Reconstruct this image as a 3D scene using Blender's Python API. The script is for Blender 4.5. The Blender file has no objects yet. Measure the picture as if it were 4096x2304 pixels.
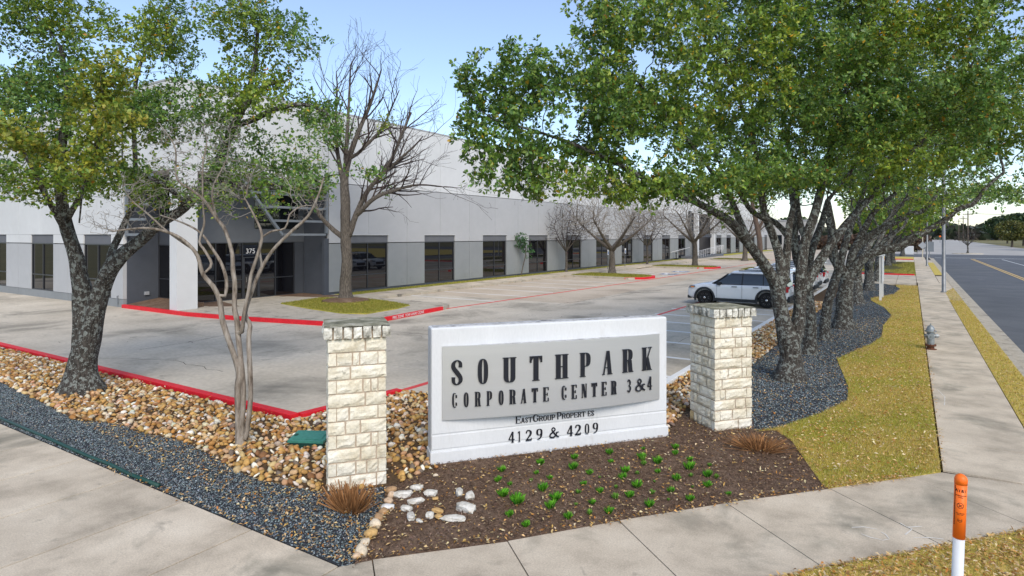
import bpy, bmesh, math, random
import numpy as np
from mathutils import Vector, Matrix
random.seed(7); rng = np.random.default_rng(7)
R = math.radians
SC = bpy.context.scene
COL = SC.collection

# ------------------------------------------------------------------ camera, sky, sun, exposure
HEAD = 31.97                                   # heading of the view, degrees left of the street (+Y)
H = 3.6                                        # height of the camera above the ground
cd = bpy.data.cameras.new('camera'); cam = bpy.data.objects.new('camera', cd); COL.objects.link(cam)
cam.location = (0, 0, H); cam.rotation_euler = (R(90), 0, R(HEAD))
cd.sensor_width = 36; cd.lens = 36 * 2440 / 4096
cd.shift_x = -73.9 / 4096; cd.shift_y = -212 / 4096
cd.clip_start = .05; cd.clip_end = 4000
SC.camera = cam
W = bpy.data.worlds.new('World'); SC.world = W; W.use_nodes = True
wn = W.node_tree; bg = wn.nodes['Background']
sky = wn.nodes.new('ShaderNodeTexSky'); sky.sky_type = 'NISHITA'; sky.sun_disc = False
sky.sun_elevation = R(42); sky.sun_rotation = R(130); sky.dust_density = .5; sky.air_density = 1.0; sky.ozone_density = 2.6
veil = wn.nodes.new('ShaderNodeMix'); veil.data_type = 'RGBA'; veil.inputs[0].default_value = .14      # thin high cloud over the whole sky
veil.inputs[7].default_value = (3.9, 3.8, 4.3, 1)
wn.links.new(sky.outputs[0], veil.inputs[6]); wn.links.new(veil.outputs[2], bg.inputs[0]); bg.inputs[1].default_value = .12
sl = bpy.data.lights.new('sun', 'SUN'); sl.energy = 1.5; sl.angle = R(30); sl.color = (1, .90, .76)
so = bpy.data.objects.new('sun', sl); COL.objects.link(so)
sv = Vector((math.sin(R(130)) * math.cos(R(42)), math.cos(R(130)) * math.cos(R(42)), math.sin(R(42))))
so.rotation_euler = (-sv).to_track_quat('-Z', 'Y').to_euler()
SC.view_settings.view_transform = 'Standard'; SC.view_settings.look = 'None'
SC.view_settings.gamma = 1; SC.view_settings.use_curve_mapping = False; SC.view_settings.exposure = 0.92
SC.cycles.max_bounces = 8; SC.cycles.transparent_max_bounces = 8

# ------------------------------------------------------------------ surveying: where a sighted point lies on the ground
F, CX, HY = 1534.5, 1334.5, 591.2
sH, cH = math.sin(R(HEAD)), math.cos(R(HEAD))
def G(u, v, z=0):
    d = F * (H - z) / (v - HY); l = d * (u - CX) / F
    return (-sH * d + cH * l, cH * d + sH * l)
def PT(u, v, d):
    l = d * (u - CX) / F
    return np.array((-sH * d + cH * l, cH * d + sH * l, H - (v - HY) * d / F))

# ------------------------------------------------------------------ tagging
def tag(o, label=None, cat=None, group=None, kind=None):
    if label: o['label'] = label
    if cat: o['category'] = cat
    if group: o['group'] = group
    if kind: o['kind'] = kind
    return o
def thing(name, loc, label, cat, group=None, rz=0):
    o = bpy.data.objects.new(name, None); COL.objects.link(o); o.location = loc; o.rotation_euler = (0, 0, rz)
    o.empty_display_size = .2
    return tag(o, label, cat, group)
def offs(p):
    v = Vector((0, 0, 0))
    while p is not None: v += p.location; p = p.parent
    return v

# ------------------------------------------------------------------ mesh builder (world coordinates in, local coordinates out)
class MB:
    def __init__(s): s.v = []; s.f = []
    def add(s, vs, fs):
        b = len(s.v); s.v += [tuple(p) for p in vs]; s.f += [tuple(b + i for i in f) for f in fs]; return s
    def box(s, x0, y0, z0, x1, y1, z1, M=None):
        vs = [(x0,y0,z0),(x1,y0,z0),(x1,y1,z0),(x0,y1,z0),(x0,y0,z1),(x1,y0,z1),(x1,y1,z1),(x0,y1,z1)]
        if M is not None: vs = [tuple(M @ Vector(p)) for p in vs]
        return s.add(vs, [(3,2,1,0),(4,5,6,7),(0,1,5,4),(1,2,6,5),(2,3,7,6),(3,0,4,7)])
    def prism(s, poly, z0, z1):
        a = sum(poly[i][0]*poly[(i+1)%len(poly)][1]-poly[(i+1)%len(poly)][0]*poly[i][1] for i in range(len(poly)))
        if a < 0: poly = poly[::-1]
        n = len(poly)
        return s.add([(x,y,z0) for x,y in poly]+[(x,y,z1) for x,y in poly],
                     [tuple(range(n-1,-1,-1)), tuple(range(n,2*n))]+[(i,(i+1)%n,n+(i+1)%n,n+i) for i in range(n)])
    def tube(s, pts, rad, n=8, caps=True):
        pts = [Vector(p) for p in pts]; m = len(pts)
        if not hasattr(rad, '__len__'): rad = [rad]*m
        up = None; vs = []
        for i, p in enumerate(pts):
            t = (pts[min(i+1,m-1)]-pts[max(i-1,0)])
            if t.length < 1e-9: t = Vector((0,0,1))
            t.normalize()
            if up is None: up = t.orthogonal().normalized()
            up = (up - t*up.dot(t))
            if up.length < 1e-6: up = t.orthogonal()
            up.normalize(); w = t.cross(up)
            for k in range(n):
                a = 2*math.pi*k/n; vs.append(p + (up*math.cos(a)+w*math.sin(a))*rad[i])
        fs = [(i*n+k, i*n+(k+1)%n, (i+1)*n+(k+1)%n, (i+1)*n+k) for i in range(m-1) for k in range(n)]
        if caps: fs += [tuple(range(n-1,-1,-1)), tuple(range((m-1)*n, m*n))]
        return s.add(vs, fs)
    def lathe(s, prof, c=(0,0,0), n=24, axis='z'):
        vs = []
        for r, h in prof:
            for k in range(n):
                a = 2*math.pi*k/n; x, y = r*math.cos(a), r*math.sin(a)
                q = (x,y,h) if axis == 'z' else ((x,h,y) if axis == 'y' else (h,x,y))
                vs.append((c[0]+q[0], c[1]+q[1], c[2]+q[2]))
        m = len(prof)
        fs = [(i*n+k, i*n+(k+1)%n, (i+1)*n+(k+1)%n, (i+1)*n+k) for i in range(m-1) for k in range(n)]
        fs += [tuple(range(n-1,-1,-1)), tuple(range((m-1)*n, m*n))]
        return s.add(vs, fs)
    def build(s, name, mat, parent=None, smooth=False, bevel=0, fix=False):
        o = offs(parent)
        me = bpy.data.meshes.new(name); me.from_pydata([(x-o.x, y-o.y, z-o.z) for x,y,z in s.v], [], s.f)
        if fix or bevel:
            bm = bmesh.new(); bm.from_mesh(me); bmesh.ops.recalc_face_normals(bm, faces=bm.faces)
            if bevel: bmesh.ops.bevel(bm, geom=bm.edges[:], offset=bevel, segments=2, affect='EDGES', profile=.6, clamp_overlap=True)
            bm.to_mesh(me); bm.free()
        me.materials.append(mat)
        if smooth: me.shade_smooth()
        ob = bpy.data.objects.new(name, me); COL.objects.link(ob)
        if parent is not None: ob.parent = parent
        return ob
def np_mesh(name, verts, faces, mat, parent=None, colors=None, smooth=False):
    """verts (N,3), faces (M,k) all of k corners"""
    o = offs(parent); verts = np.asarray(verts, dtype=np.float32) - np.array(o, dtype=np.float32)
    me = bpy.data.meshes.new(name); M, k = faces.shape
    me.vertices.add(len(verts)); me.vertices.foreach_set('co', verts.ravel())
    me.loops.add(M*k); me.loops.foreach_set('vertex_index', faces.astype(np.int32).ravel())
    me.polygons.add(M); me.polygons.foreach_set('loop_start', np.arange(0, M*k, k, dtype=np.int32))
    me.update(calc_edges=True)
    if colors is not None:
        at = me.color_attributes.new('tint', 'FLOAT_COLOR', 'POINT')
        c4 = np.ones((len(verts), 4), dtype=np.float32); c4[:, :3] = colors; at.data.foreach_set('color', c4.ravel())
    me.materials.append(mat)
    if smooth: me.shade_smooth()
    ob = bpy.data.objects.new(name, me); COL.objects.link(ob)
    if parent is not None: ob.parent = parent
    return ob
def clone(o, parent=None, kids=True):
    c = o.copy(); COL.objects.link(c)
    if parent is not None: c.parent = parent
    if kids:
        for ch in [x for x in o.children]: clone(ch, c)
    return c

# ------------------------------------------------------------------ materials
def mat(name, cols, scale=3, rough=.8, bump=0, bscale=None, detail=6, spec=.3, metal=0, fine=None, stretch=None, contrast=(.3,.7), bdist=.01, coat=0, stain=None, stain2=None, attr=False, rand=0, trans=0):
    m = bpy.data.materials.new(name); m.use_nodes = True; nt = m.node_tree; N = nt.nodes; L = nt.links
    b = N['Principled BSDF']; b.inputs['Roughness'].default_value = rough; b.inputs['Metallic'].default_value = metal
    b.inputs['Specular IOR Level'].default_value = spec
    if coat: b.inputs['Coat Weight'].default_value = coat; b.inputs['Coat Roughness'].default_value = .08
    tc = N.new('ShaderNodeTexCoord'); vec = tc.outputs['Object']
    if stretch:
        mp = N.new('ShaderNodeMapping'); mp.inputs['Scale'].default_value = stretch; L.new(vec, mp.inputs[0]); vec = mp.outputs[0]
    if attr:
        a = N.new('ShaderNodeAttribute'); a.attribute_name = 'tint'; col = a.outputs['Color']
    elif len(cols) == 1:
        r = N.new('ShaderNodeRGB'); r.outputs[0].default_value = (*cols[0], 1); col = r.outputs[0]
    else:
        n = N.new('ShaderNodeTexNoise'); n.inputs['Scale'].default_value = scale; n.inputs['Detail'].default_value = detail; n.inputs['Roughness'].default_value = .6
        L.new(vec, n.inputs['Vector'])
        cr = N.new('ShaderNodeValToRGB'); e = cr.color_ramp.elements; k = len(cols)
        e[0].position = contrast[0]; e[0].color = (*cols[0], 1); e[1].position = contrast[1]; e[1].color = (*cols[-1], 1)
        for i in range(1, k-1):
            q = e.new(contrast[0]+(contrast[1]-contrast[0])*i/(k-1)); q.color = (*cols[i], 1)
        L.new(n.outputs['Fac'], cr.inputs[0]); col = cr.outputs[0]
    def mul(col, fac_out, lo, hi, f0=.3, f1=.7):
        mr = N.new('ShaderNodeMapRange'); mr.inputs['From Min'].default_value = f0; mr.inputs['From Max'].default_value = f1
        mr.inputs['To Min'].default_value = lo; mr.inputs['To Max'].default_value = hi; L.new(fac_out, mr.inputs[0])
        mx = N.new('ShaderNodeVectorMath'); mx.operation = 'SCALE'; L.new(col, mx.inputs[0]); L.new(mr.outputs[0], mx.inputs['Scale']); return mx.outputs[0]
    if fine:
        n2 = N.new('ShaderNodeTexNoise'); n2.inputs['Scale'].default_value = fine[0]; n2.inputs['Detail'].default_value = 4; L.new(vec, n2.inputs['Vector'])
        col = mul(col, n2.outputs['Fac'], 1-fine[1], 1+fine[1])
    for stain in [q for q in (stain, stain2) if q]:      # (scale, color, threshold) blotches of dirt with their own shape
        n3 = N.new('ShaderNodeTexNoise'); n3.inputs['Scale'].default_value = stain[0]; n3.inputs['Detail'].default_value = 8; n3.inputs['Roughness'].default_value = .62
        n3.inputs['Distortion'].default_value = .4; L.new(vec, n3.inputs['Vector'])
        mr = N.new('ShaderNodeMapRange'); mr.inputs['From Min'].default_value = stain[2]; mr.inputs['From Max'].default_value = stain[2]+stain[3]; L.new(n3.outputs['Fac'], mr.inputs[0])
        mx = N.new('ShaderNodeMix'); mx.data_type = 'RGBA'; L.new(mr.outputs[0], mx.inputs[0]); L.new(col, mx.inputs[6]); mx.inputs[7].default_value = (*stain[1], 1); col = mx.outputs[2]
    if rand:
        oi = N.new('ShaderNodeObjectInfo'); col = mul(col, oi.outputs['Random'], 1-rand, 1+rand, 0, 1)
    L.new(col, b.inputs['Base Color'])
    if bump:
        n4 = N.new('ShaderNodeTexNoise'); n4.inputs['Scale'].default_value = bscale or scale*4; n4.inputs['Detail'].default_value = 8; L.new(vec, n4.inputs['Vector'])
        bp = N.new('ShaderNodeBump'); bp.inputs['Strength'].default_value = bump; bp.inputs['Distance'].default_value = bdist
        L.new(n4.outputs['Fac'], bp.inputs['Height']); L.new(bp.outputs[0], b.inputs['Normal'])
    if trans:
        t = N.new('ShaderNodeBsdfTranslucent'); g = N.new('ShaderNodeMixShader'); g.inputs[0].default_value = trans
        L.new(col, t.inputs[0]); L.new(b.outputs[0], g.inputs[1]); L.new(t.outputs[0], g.inputs[2]); L.new(g.outputs[0], N['Material Output'].inputs[0])
    return m
M = {}
M['walk'] = mat('sidewalk_concrete', stain2=(3.5,(.36,.31,.24),.62,.12), cols= [(.38,.32,.24),(.56,.475,.36),(.66,.57,.44)], scale=1.1, rough=.85, bump=.25, bscale=60, fine=(55,.14), stain=(.8,(.25,.225,.17),.52,.2), rand=.07, bdist=.003)
M['lot'] = mat('lot_concrete', stain2=(1.7,(.27,.24,.19),.64,.10), cols= [(.40,.35,.27),(.53,.468,.37),(.60,.535,.43)], scale=.28, rough=.85, bump=.2, bscale=50, fine=(9,.1), stain=(.36,(.21,.19,.15),.51,.22), rand=.04, bdist=.003)
M['lot_tan'] = mat('lot_concrete_tan', [(.42,.345,.255),(.52,.435,.33),(.56,.475,.37)], .3, .85, .2, 50, fine=(9,.1), stain=(.35,(.28,.225,.165),.56,.2), rand=.05, bdist=.003)
M['curb'] = mat('kerb_concrete', [(.38,.335,.26),(.50,.445,.355)], 2, .85, .3, 40, fine=(20,.15), stain=(1.5,(.16,.145,.12),.55,.15))
M['joint'] = mat('joint_dirt', [(.03,.025,.02),(.07,.055,.04)], 12, .95)
M['asphalt'] = mat('asphalt', stain2=(2.5,(.085,.085,.09),.62,.1), cols= [(.085,.09,.098),(.13,.135,.142)], scale=.35, rough=.9, bump=.3, bscale=90, fine=(60,.25), stain=(.5,(.16,.16,.16),.6,.15), bdist=.004)
M['pale_road'] = mat('pale_road', [(.34,.32,.29),(.44,.42,.38)], .1, .9)
M['red_paint'] = mat('red_paint', [(.62,.012,.022),(.72,.02,.03)], 2.5, .55, .15, 40, fine=(14,.12), stain=(2.2,(.25,.03,.03),.66,.1))
M['red_line'] = mat('worn_red_line', [(.62,.05,.05),(.68,.09,.08)], 3, .7, stain=(2.6,(.45,.30,.24),.60,.1))
M['white_line'] = mat('worn_white_line', [(.70,.70,.68),(.78,.78,.76)], 4, .7, stain=(5,(.42,.39,.33),.66,.1))
M['yellow_line'] = mat('yellow_line', [(.62,.40,.12),(.7,.48,.17)], 4, .7)
M['blue_line'] = mat('blue_pavement_paint', [(.05,.12,.28),(.10,.18,.34)], 4, .7)
M['white_sign'] = mat('painted_stucco_white', [(.62,.63,.635),(.68,.69,.695)], 1.6, .7, .35, 70, fine=(35,.03), stretch=(1,1,.35), stain=(3.2,(.53,.52,.50),.60,.2), bdist=.003)
M['dirty_top'] = mat('weathered_top', [(.30,.29,.27),(.55,.55,.55),(.13,.125,.12)], 5, .9, .4, 30, stretch=(1,1,4))
M['brushed'] = mat('brushed_metal', [(.60,.61,.62),(.64,.65,.66)], .6, .36, .0, 3, metal=.6, fine=(60,.02), stretch=(.4,.4,8))
M['black_letter'] = mat('black_letter', [(.008,.010,.018)], rough=.35, spec=.5)
M['stone'] = mat('cream_limestone', [(.54,.46,.32),(.72,.665,.53),(.80,.76,.66)], 3.2, .9, .9, 22, fine=(30,.1), stain=(4.2,(.24,.225,.17),.62,.13), rand=.06, bdist=.015)
M['stone_gold'] = mat('golden_limestone', [(.52,.38,.18),(.66,.52,.30)], 3.2, .9, .9, 22, fine=(30,.1), rand=.1, bdist=.015)
M['stone_cap'] = mat('weathered_cap_stone', [(.14,.14,.115),(.42,.40,.34),(.70,.68,.60)], 6.5, .95, 1, 26, fine=(30,.15), contrast=(.33,.56), rand=.10, bdist=.015)
M['cap_top'] = mat('mossy_cap_top', [(.10,.10,.065),(.24,.23,.16),(.44,.42,.34)], 5, .95, .8, 20, contrast=(.35,.7))
M['mortar'] = mat('mortar', [(.42,.33,.25),(.50,.41,.32)], 8, .95, .6, 60, bdist=.004)
M['wall_low'] = mat('wall_grey_lower', [(.235,.248,.253),(.26,.272,.277)], .7, .85, .1, 30, fine=(2.5,.02), rand=.02)
M['wall_mid'] = mat('wall_grey_upper', [(.415,.42,.425),(.445,.45,.455)], .5, .85, .1, 30, fine=(2.5,.02), rand=.02)
M['wall_top'] = mat('wall_white', [(.60,.605,.60),(.65,.655,.65)], .4, .85, .1, 30, fine=(2.5,.02), rand=.02)
M['wall_band'] = mat('wall_window_band', [(.125,.13,.145),(.15,.155,.165)], .9, .8)
M['wall_dark'] = mat('wall_charcoal', [(.062,.07,.085),(.075,.083,.10)], .6, .85, .1, 30, fine=(3,.04))
M['wall_grey'] = mat('wall_slate', [(.115,.125,.14),(.135,.145,.16)], .6, .85, fine=(3,.03))
M['frame_dark'] = mat('bronze_frame', [(.03,.032,.038)], rough=.4, spec=.5)
M['steel'] = mat('painted_steel', [(.16,.18,.20),(.2,.22,.24)], 2, .5, spec=.5)
M['core'] = mat('wall_core', [(.2,.2,.21)], rough=.9)
M['glass'] = mat('dark_tinted_glass', [(.006,.006,.008)], rough=.015, spec=.9)
M['roof'] = mat('roof_membrane', [(.4,.4,.4),(.5,.5,.5)], .5, .9)
M['soil'] = mat('mulch_soil', [(.085,.05,.030),(.145,.09,.056),(.21,.14,.092)], 9, .95, 1, 45, fine=(60,.3), bdist=.02, stain=(1.3,(.24,.165,.115),.50,.25))
M['gravel_base'] = mat('gravel_base', [(.02,.022,.026),(.05,.055,.065)], 20, .95, .8, 60, bdist=.015)
M['rock_base'] = mat('rock_base', [(.05,.03,.015),(.14,.085,.04)], 14, .95, .8, 40, bdist=.02)
M['lawn_base'] = mat('lawn_base', [(.37,.295,.06),(.54,.42,.09),(.62,.47,.15)], 5, .95, .8, 70, fine=(35,.3), bdist=.02)
M['lawn_green'] = mat('lawn_base_green', [(.22,.23,.035),(.36,.33,.05),(.46,.38,.08)], 1.6, .95, .8, 50, fine=(25,.25), bdist=.02)
M['tint'] = mat('tinted_matter', [], attr=True, rough=.85, spec=.2)
M['rock'] = mat('river_rock', [], attr=True, rough=.7, spec=.3, fine=(14,.22), bump=.3, bscale=40)
M['grey_pebble'] = mat('grey_pebble', [], attr=True, rough=.65, spec=.35)
M['leaf'] = mat('oak_leaf', [], attr=True, rough=.45, spec=.45, trans=.35)
M['litter'] = mat('dry_leaf', [], attr=True, rough=.8, spec=.2, trans=.15)
M['blade'] = mat('grass_blade', [], attr=True, rough=.8, spec=.15, trans=.3)
def bark(name, cols, lich, thr, amt, sc=(9,9,1.6)):
    m = mat(name, cols, 3.5, .95, 1, 5, stretch=sc, detail=8, bdist=.05, contrast=(.35,.68))
    nt = m.node_tree; N = nt.nodes; L = nt.links; b = N['Principled BSDF']; src = b.inputs['Base Color'].links[0].from_socket
    tc = N.new('ShaderNodeTexCoord')
    for sc2, th, col in ((10, thr, lich), (26, thr+.055, tuple(c*1.25 for c in lich))):
        n = N.new('ShaderNodeTexNoise'); n.inputs['Scale'].default_value = sc2; n.inputs['Detail'].default_value = 6; n.inputs['Roughness'].default_value = .65
        L.new(tc.outputs['Object'], n.inputs['Vector'])
        mr = N.new('ShaderNodeMapRange'); mr.inputs['From Min'].default_value = th; mr.inputs['From Max'].default_value = th+.03; mr.inputs['To Max'].default_value = amt; L.new(n.outputs['Fac'], mr.inputs[0])
        mx = N.new('ShaderNodeMix'); mx.data_type = 'RGBA'; L.new(mr.outputs[0], mx.inputs[0]); L.new(src, mx.inputs[6]); mx.inputs[7].default_value = (*col, 1); src = mx.outputs[2]
    L.new(src, b.inputs['Base Color']); return m
M['oak_bark'] = bark('oak_bark', [(.018,.015,.012),(.065,.056,.048),(.11,.098,.085)], (.27,.29,.265), .535, .75)
M['elm_bark'] = bark('elm_bark', [(.05,.042,.035),(.13,.11,.09),(.20,.175,.145)], (.3,.3,.25), .68, .4)
M['elm_twig'] = mat('elm_twig', [(.035,.026,.024),(.075,.055,.048)], 4, .9)
M['grey_twig'] = mat('grey_twig', [(.20,.18,.155),(.36,.33,.29)], 3, .9)
M['crape_bark'] = mat('crape_bark', [(.10,.075,.055),(.24,.20,.16),(.34,.30,.255)], 4, .75, .5, 8, stretch=(4,4,1), bdist=.01, contrast=(.32,.66))
M['carwhite'] = mat('car_white', [(.72,.74,.76)], rough=.25, spec=.5, coat=.6)
M['plastic'] = mat('black_plastic', [(.018,.02,.024)], rough=.55, spec=.4)
M['tyre'] = mat('tyre_rubber', [(.012,.012,.013)], rough=.85)
M['chrome'] = mat('chrome', [(.6,.6,.6)], rough=.2, metal=1)
M['redlamp'] = mat('red_lamp', [(.5,.01,.015)], rough=.15, spec=.6, coat=.5)
M['amber'] = mat('amber_lens', [(.8,.22,.02)], rough=.2)
M['headlamp'] = mat('headlamp_lens', [(.10,.11,.12)], rough=.08, spec=.9)
M['carglass'] = mat('car_glass', [(.01,.013,.015)], rough=.02, spec=.9)
M['hyd'] = mat('hydrant_silver', [(.22,.24,.25),(.36,.39,.40)], 6, .45, .2, 30, metal=.5, stain=(9,(.30,.13,.05),.62,.08))
M['rust'] = mat('rusty_iron', [(.06,.02,.014),(.17,.07,.035)], 14, .85, .6, 40)
M['galv'] = mat('galvanised_steel', [(.20,.21,.22),(.30,.31,.32)], 3, .5, metal=.5)
M['orange'] = mat('orange_plastic', [(.92,.15,.012),(.95,.19,.015)], 3, .45, spec=.4)
M['white_pl'] = mat('white_plastic', [(.62,.64,.66),(.7,.72,.74)], 4, .5, stain=(12,(.45,.44,.42),.68,.08))
M['print'] = mat('black_print', [(.02,.012,.01)], rough=.6)
M['green_pl'] = mat('green_plastic', [(.045,.20,.15),(.06,.25,.19)], 5, .5, fine=(20,.1))
M['green_dk'] = mat('dark_green_plastic', [(.01,.05,.04),(.02,.07,.055)], 5, .5)
M['white_paint'] = mat('white_paint', [(.7,.7,.7)], rough=.5)
M['wood'] = mat('weathered_pole_wood', [(.10,.08,.06),(.16,.13,.10)], 3, .9)
M['sign_back'] = mat('sign_back', [(.42,.44,.47)], rough=.4, metal=.3)
M['edging'] = mat('black_edging', [(.012,.014,.018)], rough=.5)
M['house'] = mat('far_wall', [(.45,.43,.40),(.5,.48,.45)], .5, .9)
M['chunk'] = mat('white_limestone', [(.34,.31,.25),(.60,.57,.50),(.72,.70,.65)], 6, .9, 1, 20, fine=(30,.1), stain=(6,(.40,.33,.22),.62,.1), bdist=.012)
M['ground'] = mat('far_ground', [(.14,.13,.05),(.20,.17,.07)], .1, .95)

# ------------------------------------------------------------------ scattering helpers
def inside(P, poly):
    poly = np.asarray(poly); x, y = P[:,0], P[:,1]; c = np.zeros(len(P), bool); j = len(poly)-1
    for i in range(len(poly)):
        xi, yi = poly[i]; xj, yj = poly[j]
        t = ((yi > y) != (yj > y)) & (x < (xj-xi)*(y-yi)/((yj-yi) if yj != yi else 1e-9)+xi); c ^= t; j = i
    return c
def sample(poly, n, holes=()):
    poly = np.asarray(poly); lo, hi = poly.min(0), poly.max(0); out = []; tot = 0
    while tot < n:
        P = rng.random((n*2, 2))*(hi-lo)+lo; k = inside(P, poly)
        for h in holes: k &= ~inside(P, h)
        P = P[k]; out.append(P); tot += len(P)
        if len(P) == 0: break
    return np.concatenate(out)[:n]
def pal(n, cols, w, jit=.12):
    c = np.array(cols, float)[rng.choice(len(cols), n, p=np.array(w)/sum(w))]
    return np.clip(c*(1+rng.normal(0, jit, (n,1)))*(1+rng.normal(0, .04, (n,3))), 0.004, .9)
def rotz(n):
    a = rng.random(n)*2*math.pi; z = np.zeros(n); o = np.ones(n)
    return np.stack([np.stack([np.cos(a),-np.sin(a),z],1), np.stack([np.sin(a),np.cos(a),z],1), np.stack([z,z,o],1)],1)
def pebbles(name, P, z, size, flat, cols, material, parent=None, zj=.01, shape='octa'):
    n = len(P)
    if shape == 'octa':
        B = np.array([(1,0,0),(0,1,0),(-1,0,0),(0,-1,0),(0,0,1),(0,0,-.6)],float); Fc = np.array([(0,1,4),(1,2,4),(2,3,4),(3,0,4),(1,0,5),(2,1,5),(3,2,5),(0,3,5)])
        B = np.vstack([B[:4]*.95, B[4:]])
    else:
        vs = [(0,0,-1)]
        for ph in (-.95, 0, .95):
            vs += [(math.cos(ph)*math.cos(a), math.cos(ph)*math.sin(a), math.sin(ph)) for a in np.arange(8)*math.pi/4+(ph>0)*.3]
        vs.append((0,0,1)); B = np.array(vs); fs = []
        for k in range(8):
            k2 = (k+1) % 8; fs.append((0,1+k2,1+k))
            for r in (0,1): a,b,c_,d_ = 1+8*r+k,1+8*r+k2,9+8*r+k2,9+8*r+k; fs += [(a,b,c_),(a,c_,d_)]
            fs.append((17+k,17+k2,25))
        Fc = np.array(fs)
    V = np.repeat(B[None], n, 0)*(1+rng.normal(0,.10,(n,len(B),1)))
    sx = size[0]+(size[1]-size[0])*rng.random(n)**1.3; S = np.stack([sx, sx*rng.uniform(.55,.95,n), sx*rng.uniform(flat[0],flat[1],n)],1)
    V = V*S[:,None,:]
    tilt = rng.normal(0,.28,(n,2)); V[:,:,2] += V[:,:,0]*tilt[:,:1]+V[:,:,1]*tilt[:,1:]
    V = np.einsum('nij,nkj->nki', rotz(n), V)
    V[:,:,0] += P[:,0][:,None]; V[:,:,1] += P[:,1][:,None]
    zz = (z if np.ndim(z) else np.full(n, z)) + rng.uniform(0, zj, n); V[:,:,2] += zz[:,None]
    Fa = Fc[None]+ (np.arange(n)*len(B))[:,None,None]
    return np_mesh(name, V.reshape(-1,3), Fa.reshape(-1,3), material, parent, np.repeat(cols, len(B), 0), smooth=(shape!='octa'))
def shreds(name, P, z, length, width, cols, material, parent=None, lift=.02, curl=.3, kind='stuff'):
    n = len(P); l = rng.uniform(*length, n); w = rng.uniform(*width, n)
    V = np.zeros((n,4,3)); V[:,0,0] = -l/2; V[:,2,0] = l/2; V[:,1,1] = w/2; V[:,3,1] = -w/2; V[:,1,0] = V[:,3,0] = l*rng.uniform(-.15,.15,n)
    V[:,1,2] = w*curl*rng.random(n); V[:,3,2] = w*curl*rng.random(n)
    tilt = rng.normal(0,.25,(n,2)); V[:,:,2] += V[:,:,0]*tilt[:,:1]+V[:,:,1]*tilt[:,1:]
    V = np.einsum('nij,nkj->nki', rotz(n), V)
    V[:,:,:2] += P[:,None,:2]; V[:,:,2] += ((z if np.ndim(z) else np.full(n, z))+rng.uniform(.003, lift, n)+l*.06)[:,None]
    Fa = np.array([(0,3,2,1)])[None]+(np.arange(n)*4)[:,None,None]
    o = np_mesh(name, V.reshape(-1,3), Fa.reshape(-1,4), material, parent, np.repeat(cols,4,0))
    if kind: o['kind'] = kind
    return o
def blades(name, P, z, hgt, wid, cols, material, parent=None, lean=.5, per=1):
    n = len(P); h = rng.uniform(*hgt, n); w = rng.uniform(*wid, n); a = rng.random(n)*6.283; b = rng.random(n)*6.283; le = rng.random(n)*lean*h
    V = np.zeros((n,3,3)); zz = z if np.ndim(z) else np.full(n, z)
    V[:,0,0] = P[:,0]-np.cos(a)*w; V[:,0,1] = P[:,1]-np.sin(a)*w; V[:,1,0] = P[:,0]+np.cos(a)*w; V[:,1,1] = P[:,1]+np.sin(a)*w
    V[:,2,0] = P[:,0]+np.cos(b)*le; V[:,2,1] = P[:,1]+np.sin(b)*le; V[:,:2,2] = zz[:,None]; V[:,2,2] = zz+h
    Fa = np.arange(n*3).reshape(-1,3)
    return np_mesh(name, V.reshape(-1,3), Fa, material, parent, np.repeat(cols,3,0))
def sheet(name, poly, z, m, parent=None, kind='structure', th=.06):
    o = MB().prism(poly, z-th, z).build(name, m, parent)
    if kind and parent is None: o['kind'] = kind
    return o

def vnoise(P, s, seed=0):
    q = P*s+seed; return (np.sin(q[:,0]*1.3+1.7*np.sin(q[:,1]*.9))+np.sin(q[:,1]*1.1+1.3*np.sin(q[:,2]*1.2+2))+np.sin(q[:,2]*1.5+1.1*np.sin(q[:,0]*.8+1)))/3
# ------------------------------------------------------------------ the ground and the paving
MB().box(-1500,-900,-1.0, 1500,2600,-.32).build('ground', M['ground'])['kind'] = 'structure'
MB().box(-62,7.6,-.2, -4.86,170,-.028).build('car_park_base', M['joint'])['kind'] = 'structure'
lot = tag(bpy.data.objects.new('car_park', None), kind='structure'); COL.objects.link(lot)
xs = [-61.4,-56.8,-52.2,-47.6,-43,-38.4,-33.8,-29.2,-24.6,-19.9,-15.2,-10.3,-4.9]; ys = [7.7,12.3,16.9,21.5,28.2,33.4,38.6,43.8,49,58,67,80,95,115,140,168]
for i in range(len(xs)-1):
    for j in range(len(ys)-1):
        a, b, c_, d_ = xs[i]+.007, ys[j]+.007, xs[i+1]-.007, ys[j+1]-.007
        if c_ < -30 and b > 15: continue
        tan = (b > 28 and c_ < -14)
        MB().box(a,b,-.14,c_,d_,0).build('concrete_slab', M['lot_tan' if tan else 'lot'], lot)
def band(name, x0,y0,x1,y1,m,z=.004,parent=None):
    o = MB().box(x0,y0,z-.003,x1,y1,z).build(name, m, parent)
    if parent is None: o['kind'] = 'structure'
    return o
def line_strip(name, p, q, w, m, z=.004, parent=None):
    dx, dy = q[0]-p[0], q[1]-p[1]; l = math.hypot(dx,dy); nx, ny = -dy/l*w/2, dx/l*w/2
    o = MB().prism([(p[0]+nx,p[1]+ny),(p[0]-nx,p[1]-ny),(q[0]-nx,q[1]-ny),(q[0]+nx,q[1]+ny)], z-.003, z).build(name, m, parent)
    if parent is None: o['kind'] = 'structure'
    return o
marks = tag(bpy.data.objects.new('parking_markings', None), kind='structure'); COL.objects.link(marks)
line_strip('red_line', (-10.0,10.2), (-9.62,29.5), .17, M['red_line'], .005, marks)
line_strip('red_line', (-9.62,29.5), (-9.5,52), .13, M['red_line'], .005, marks)
line_strip('red_line', (-19.25,23.0), (-17.9,45.9), .2, M['red_line'], .005, marks)
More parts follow.
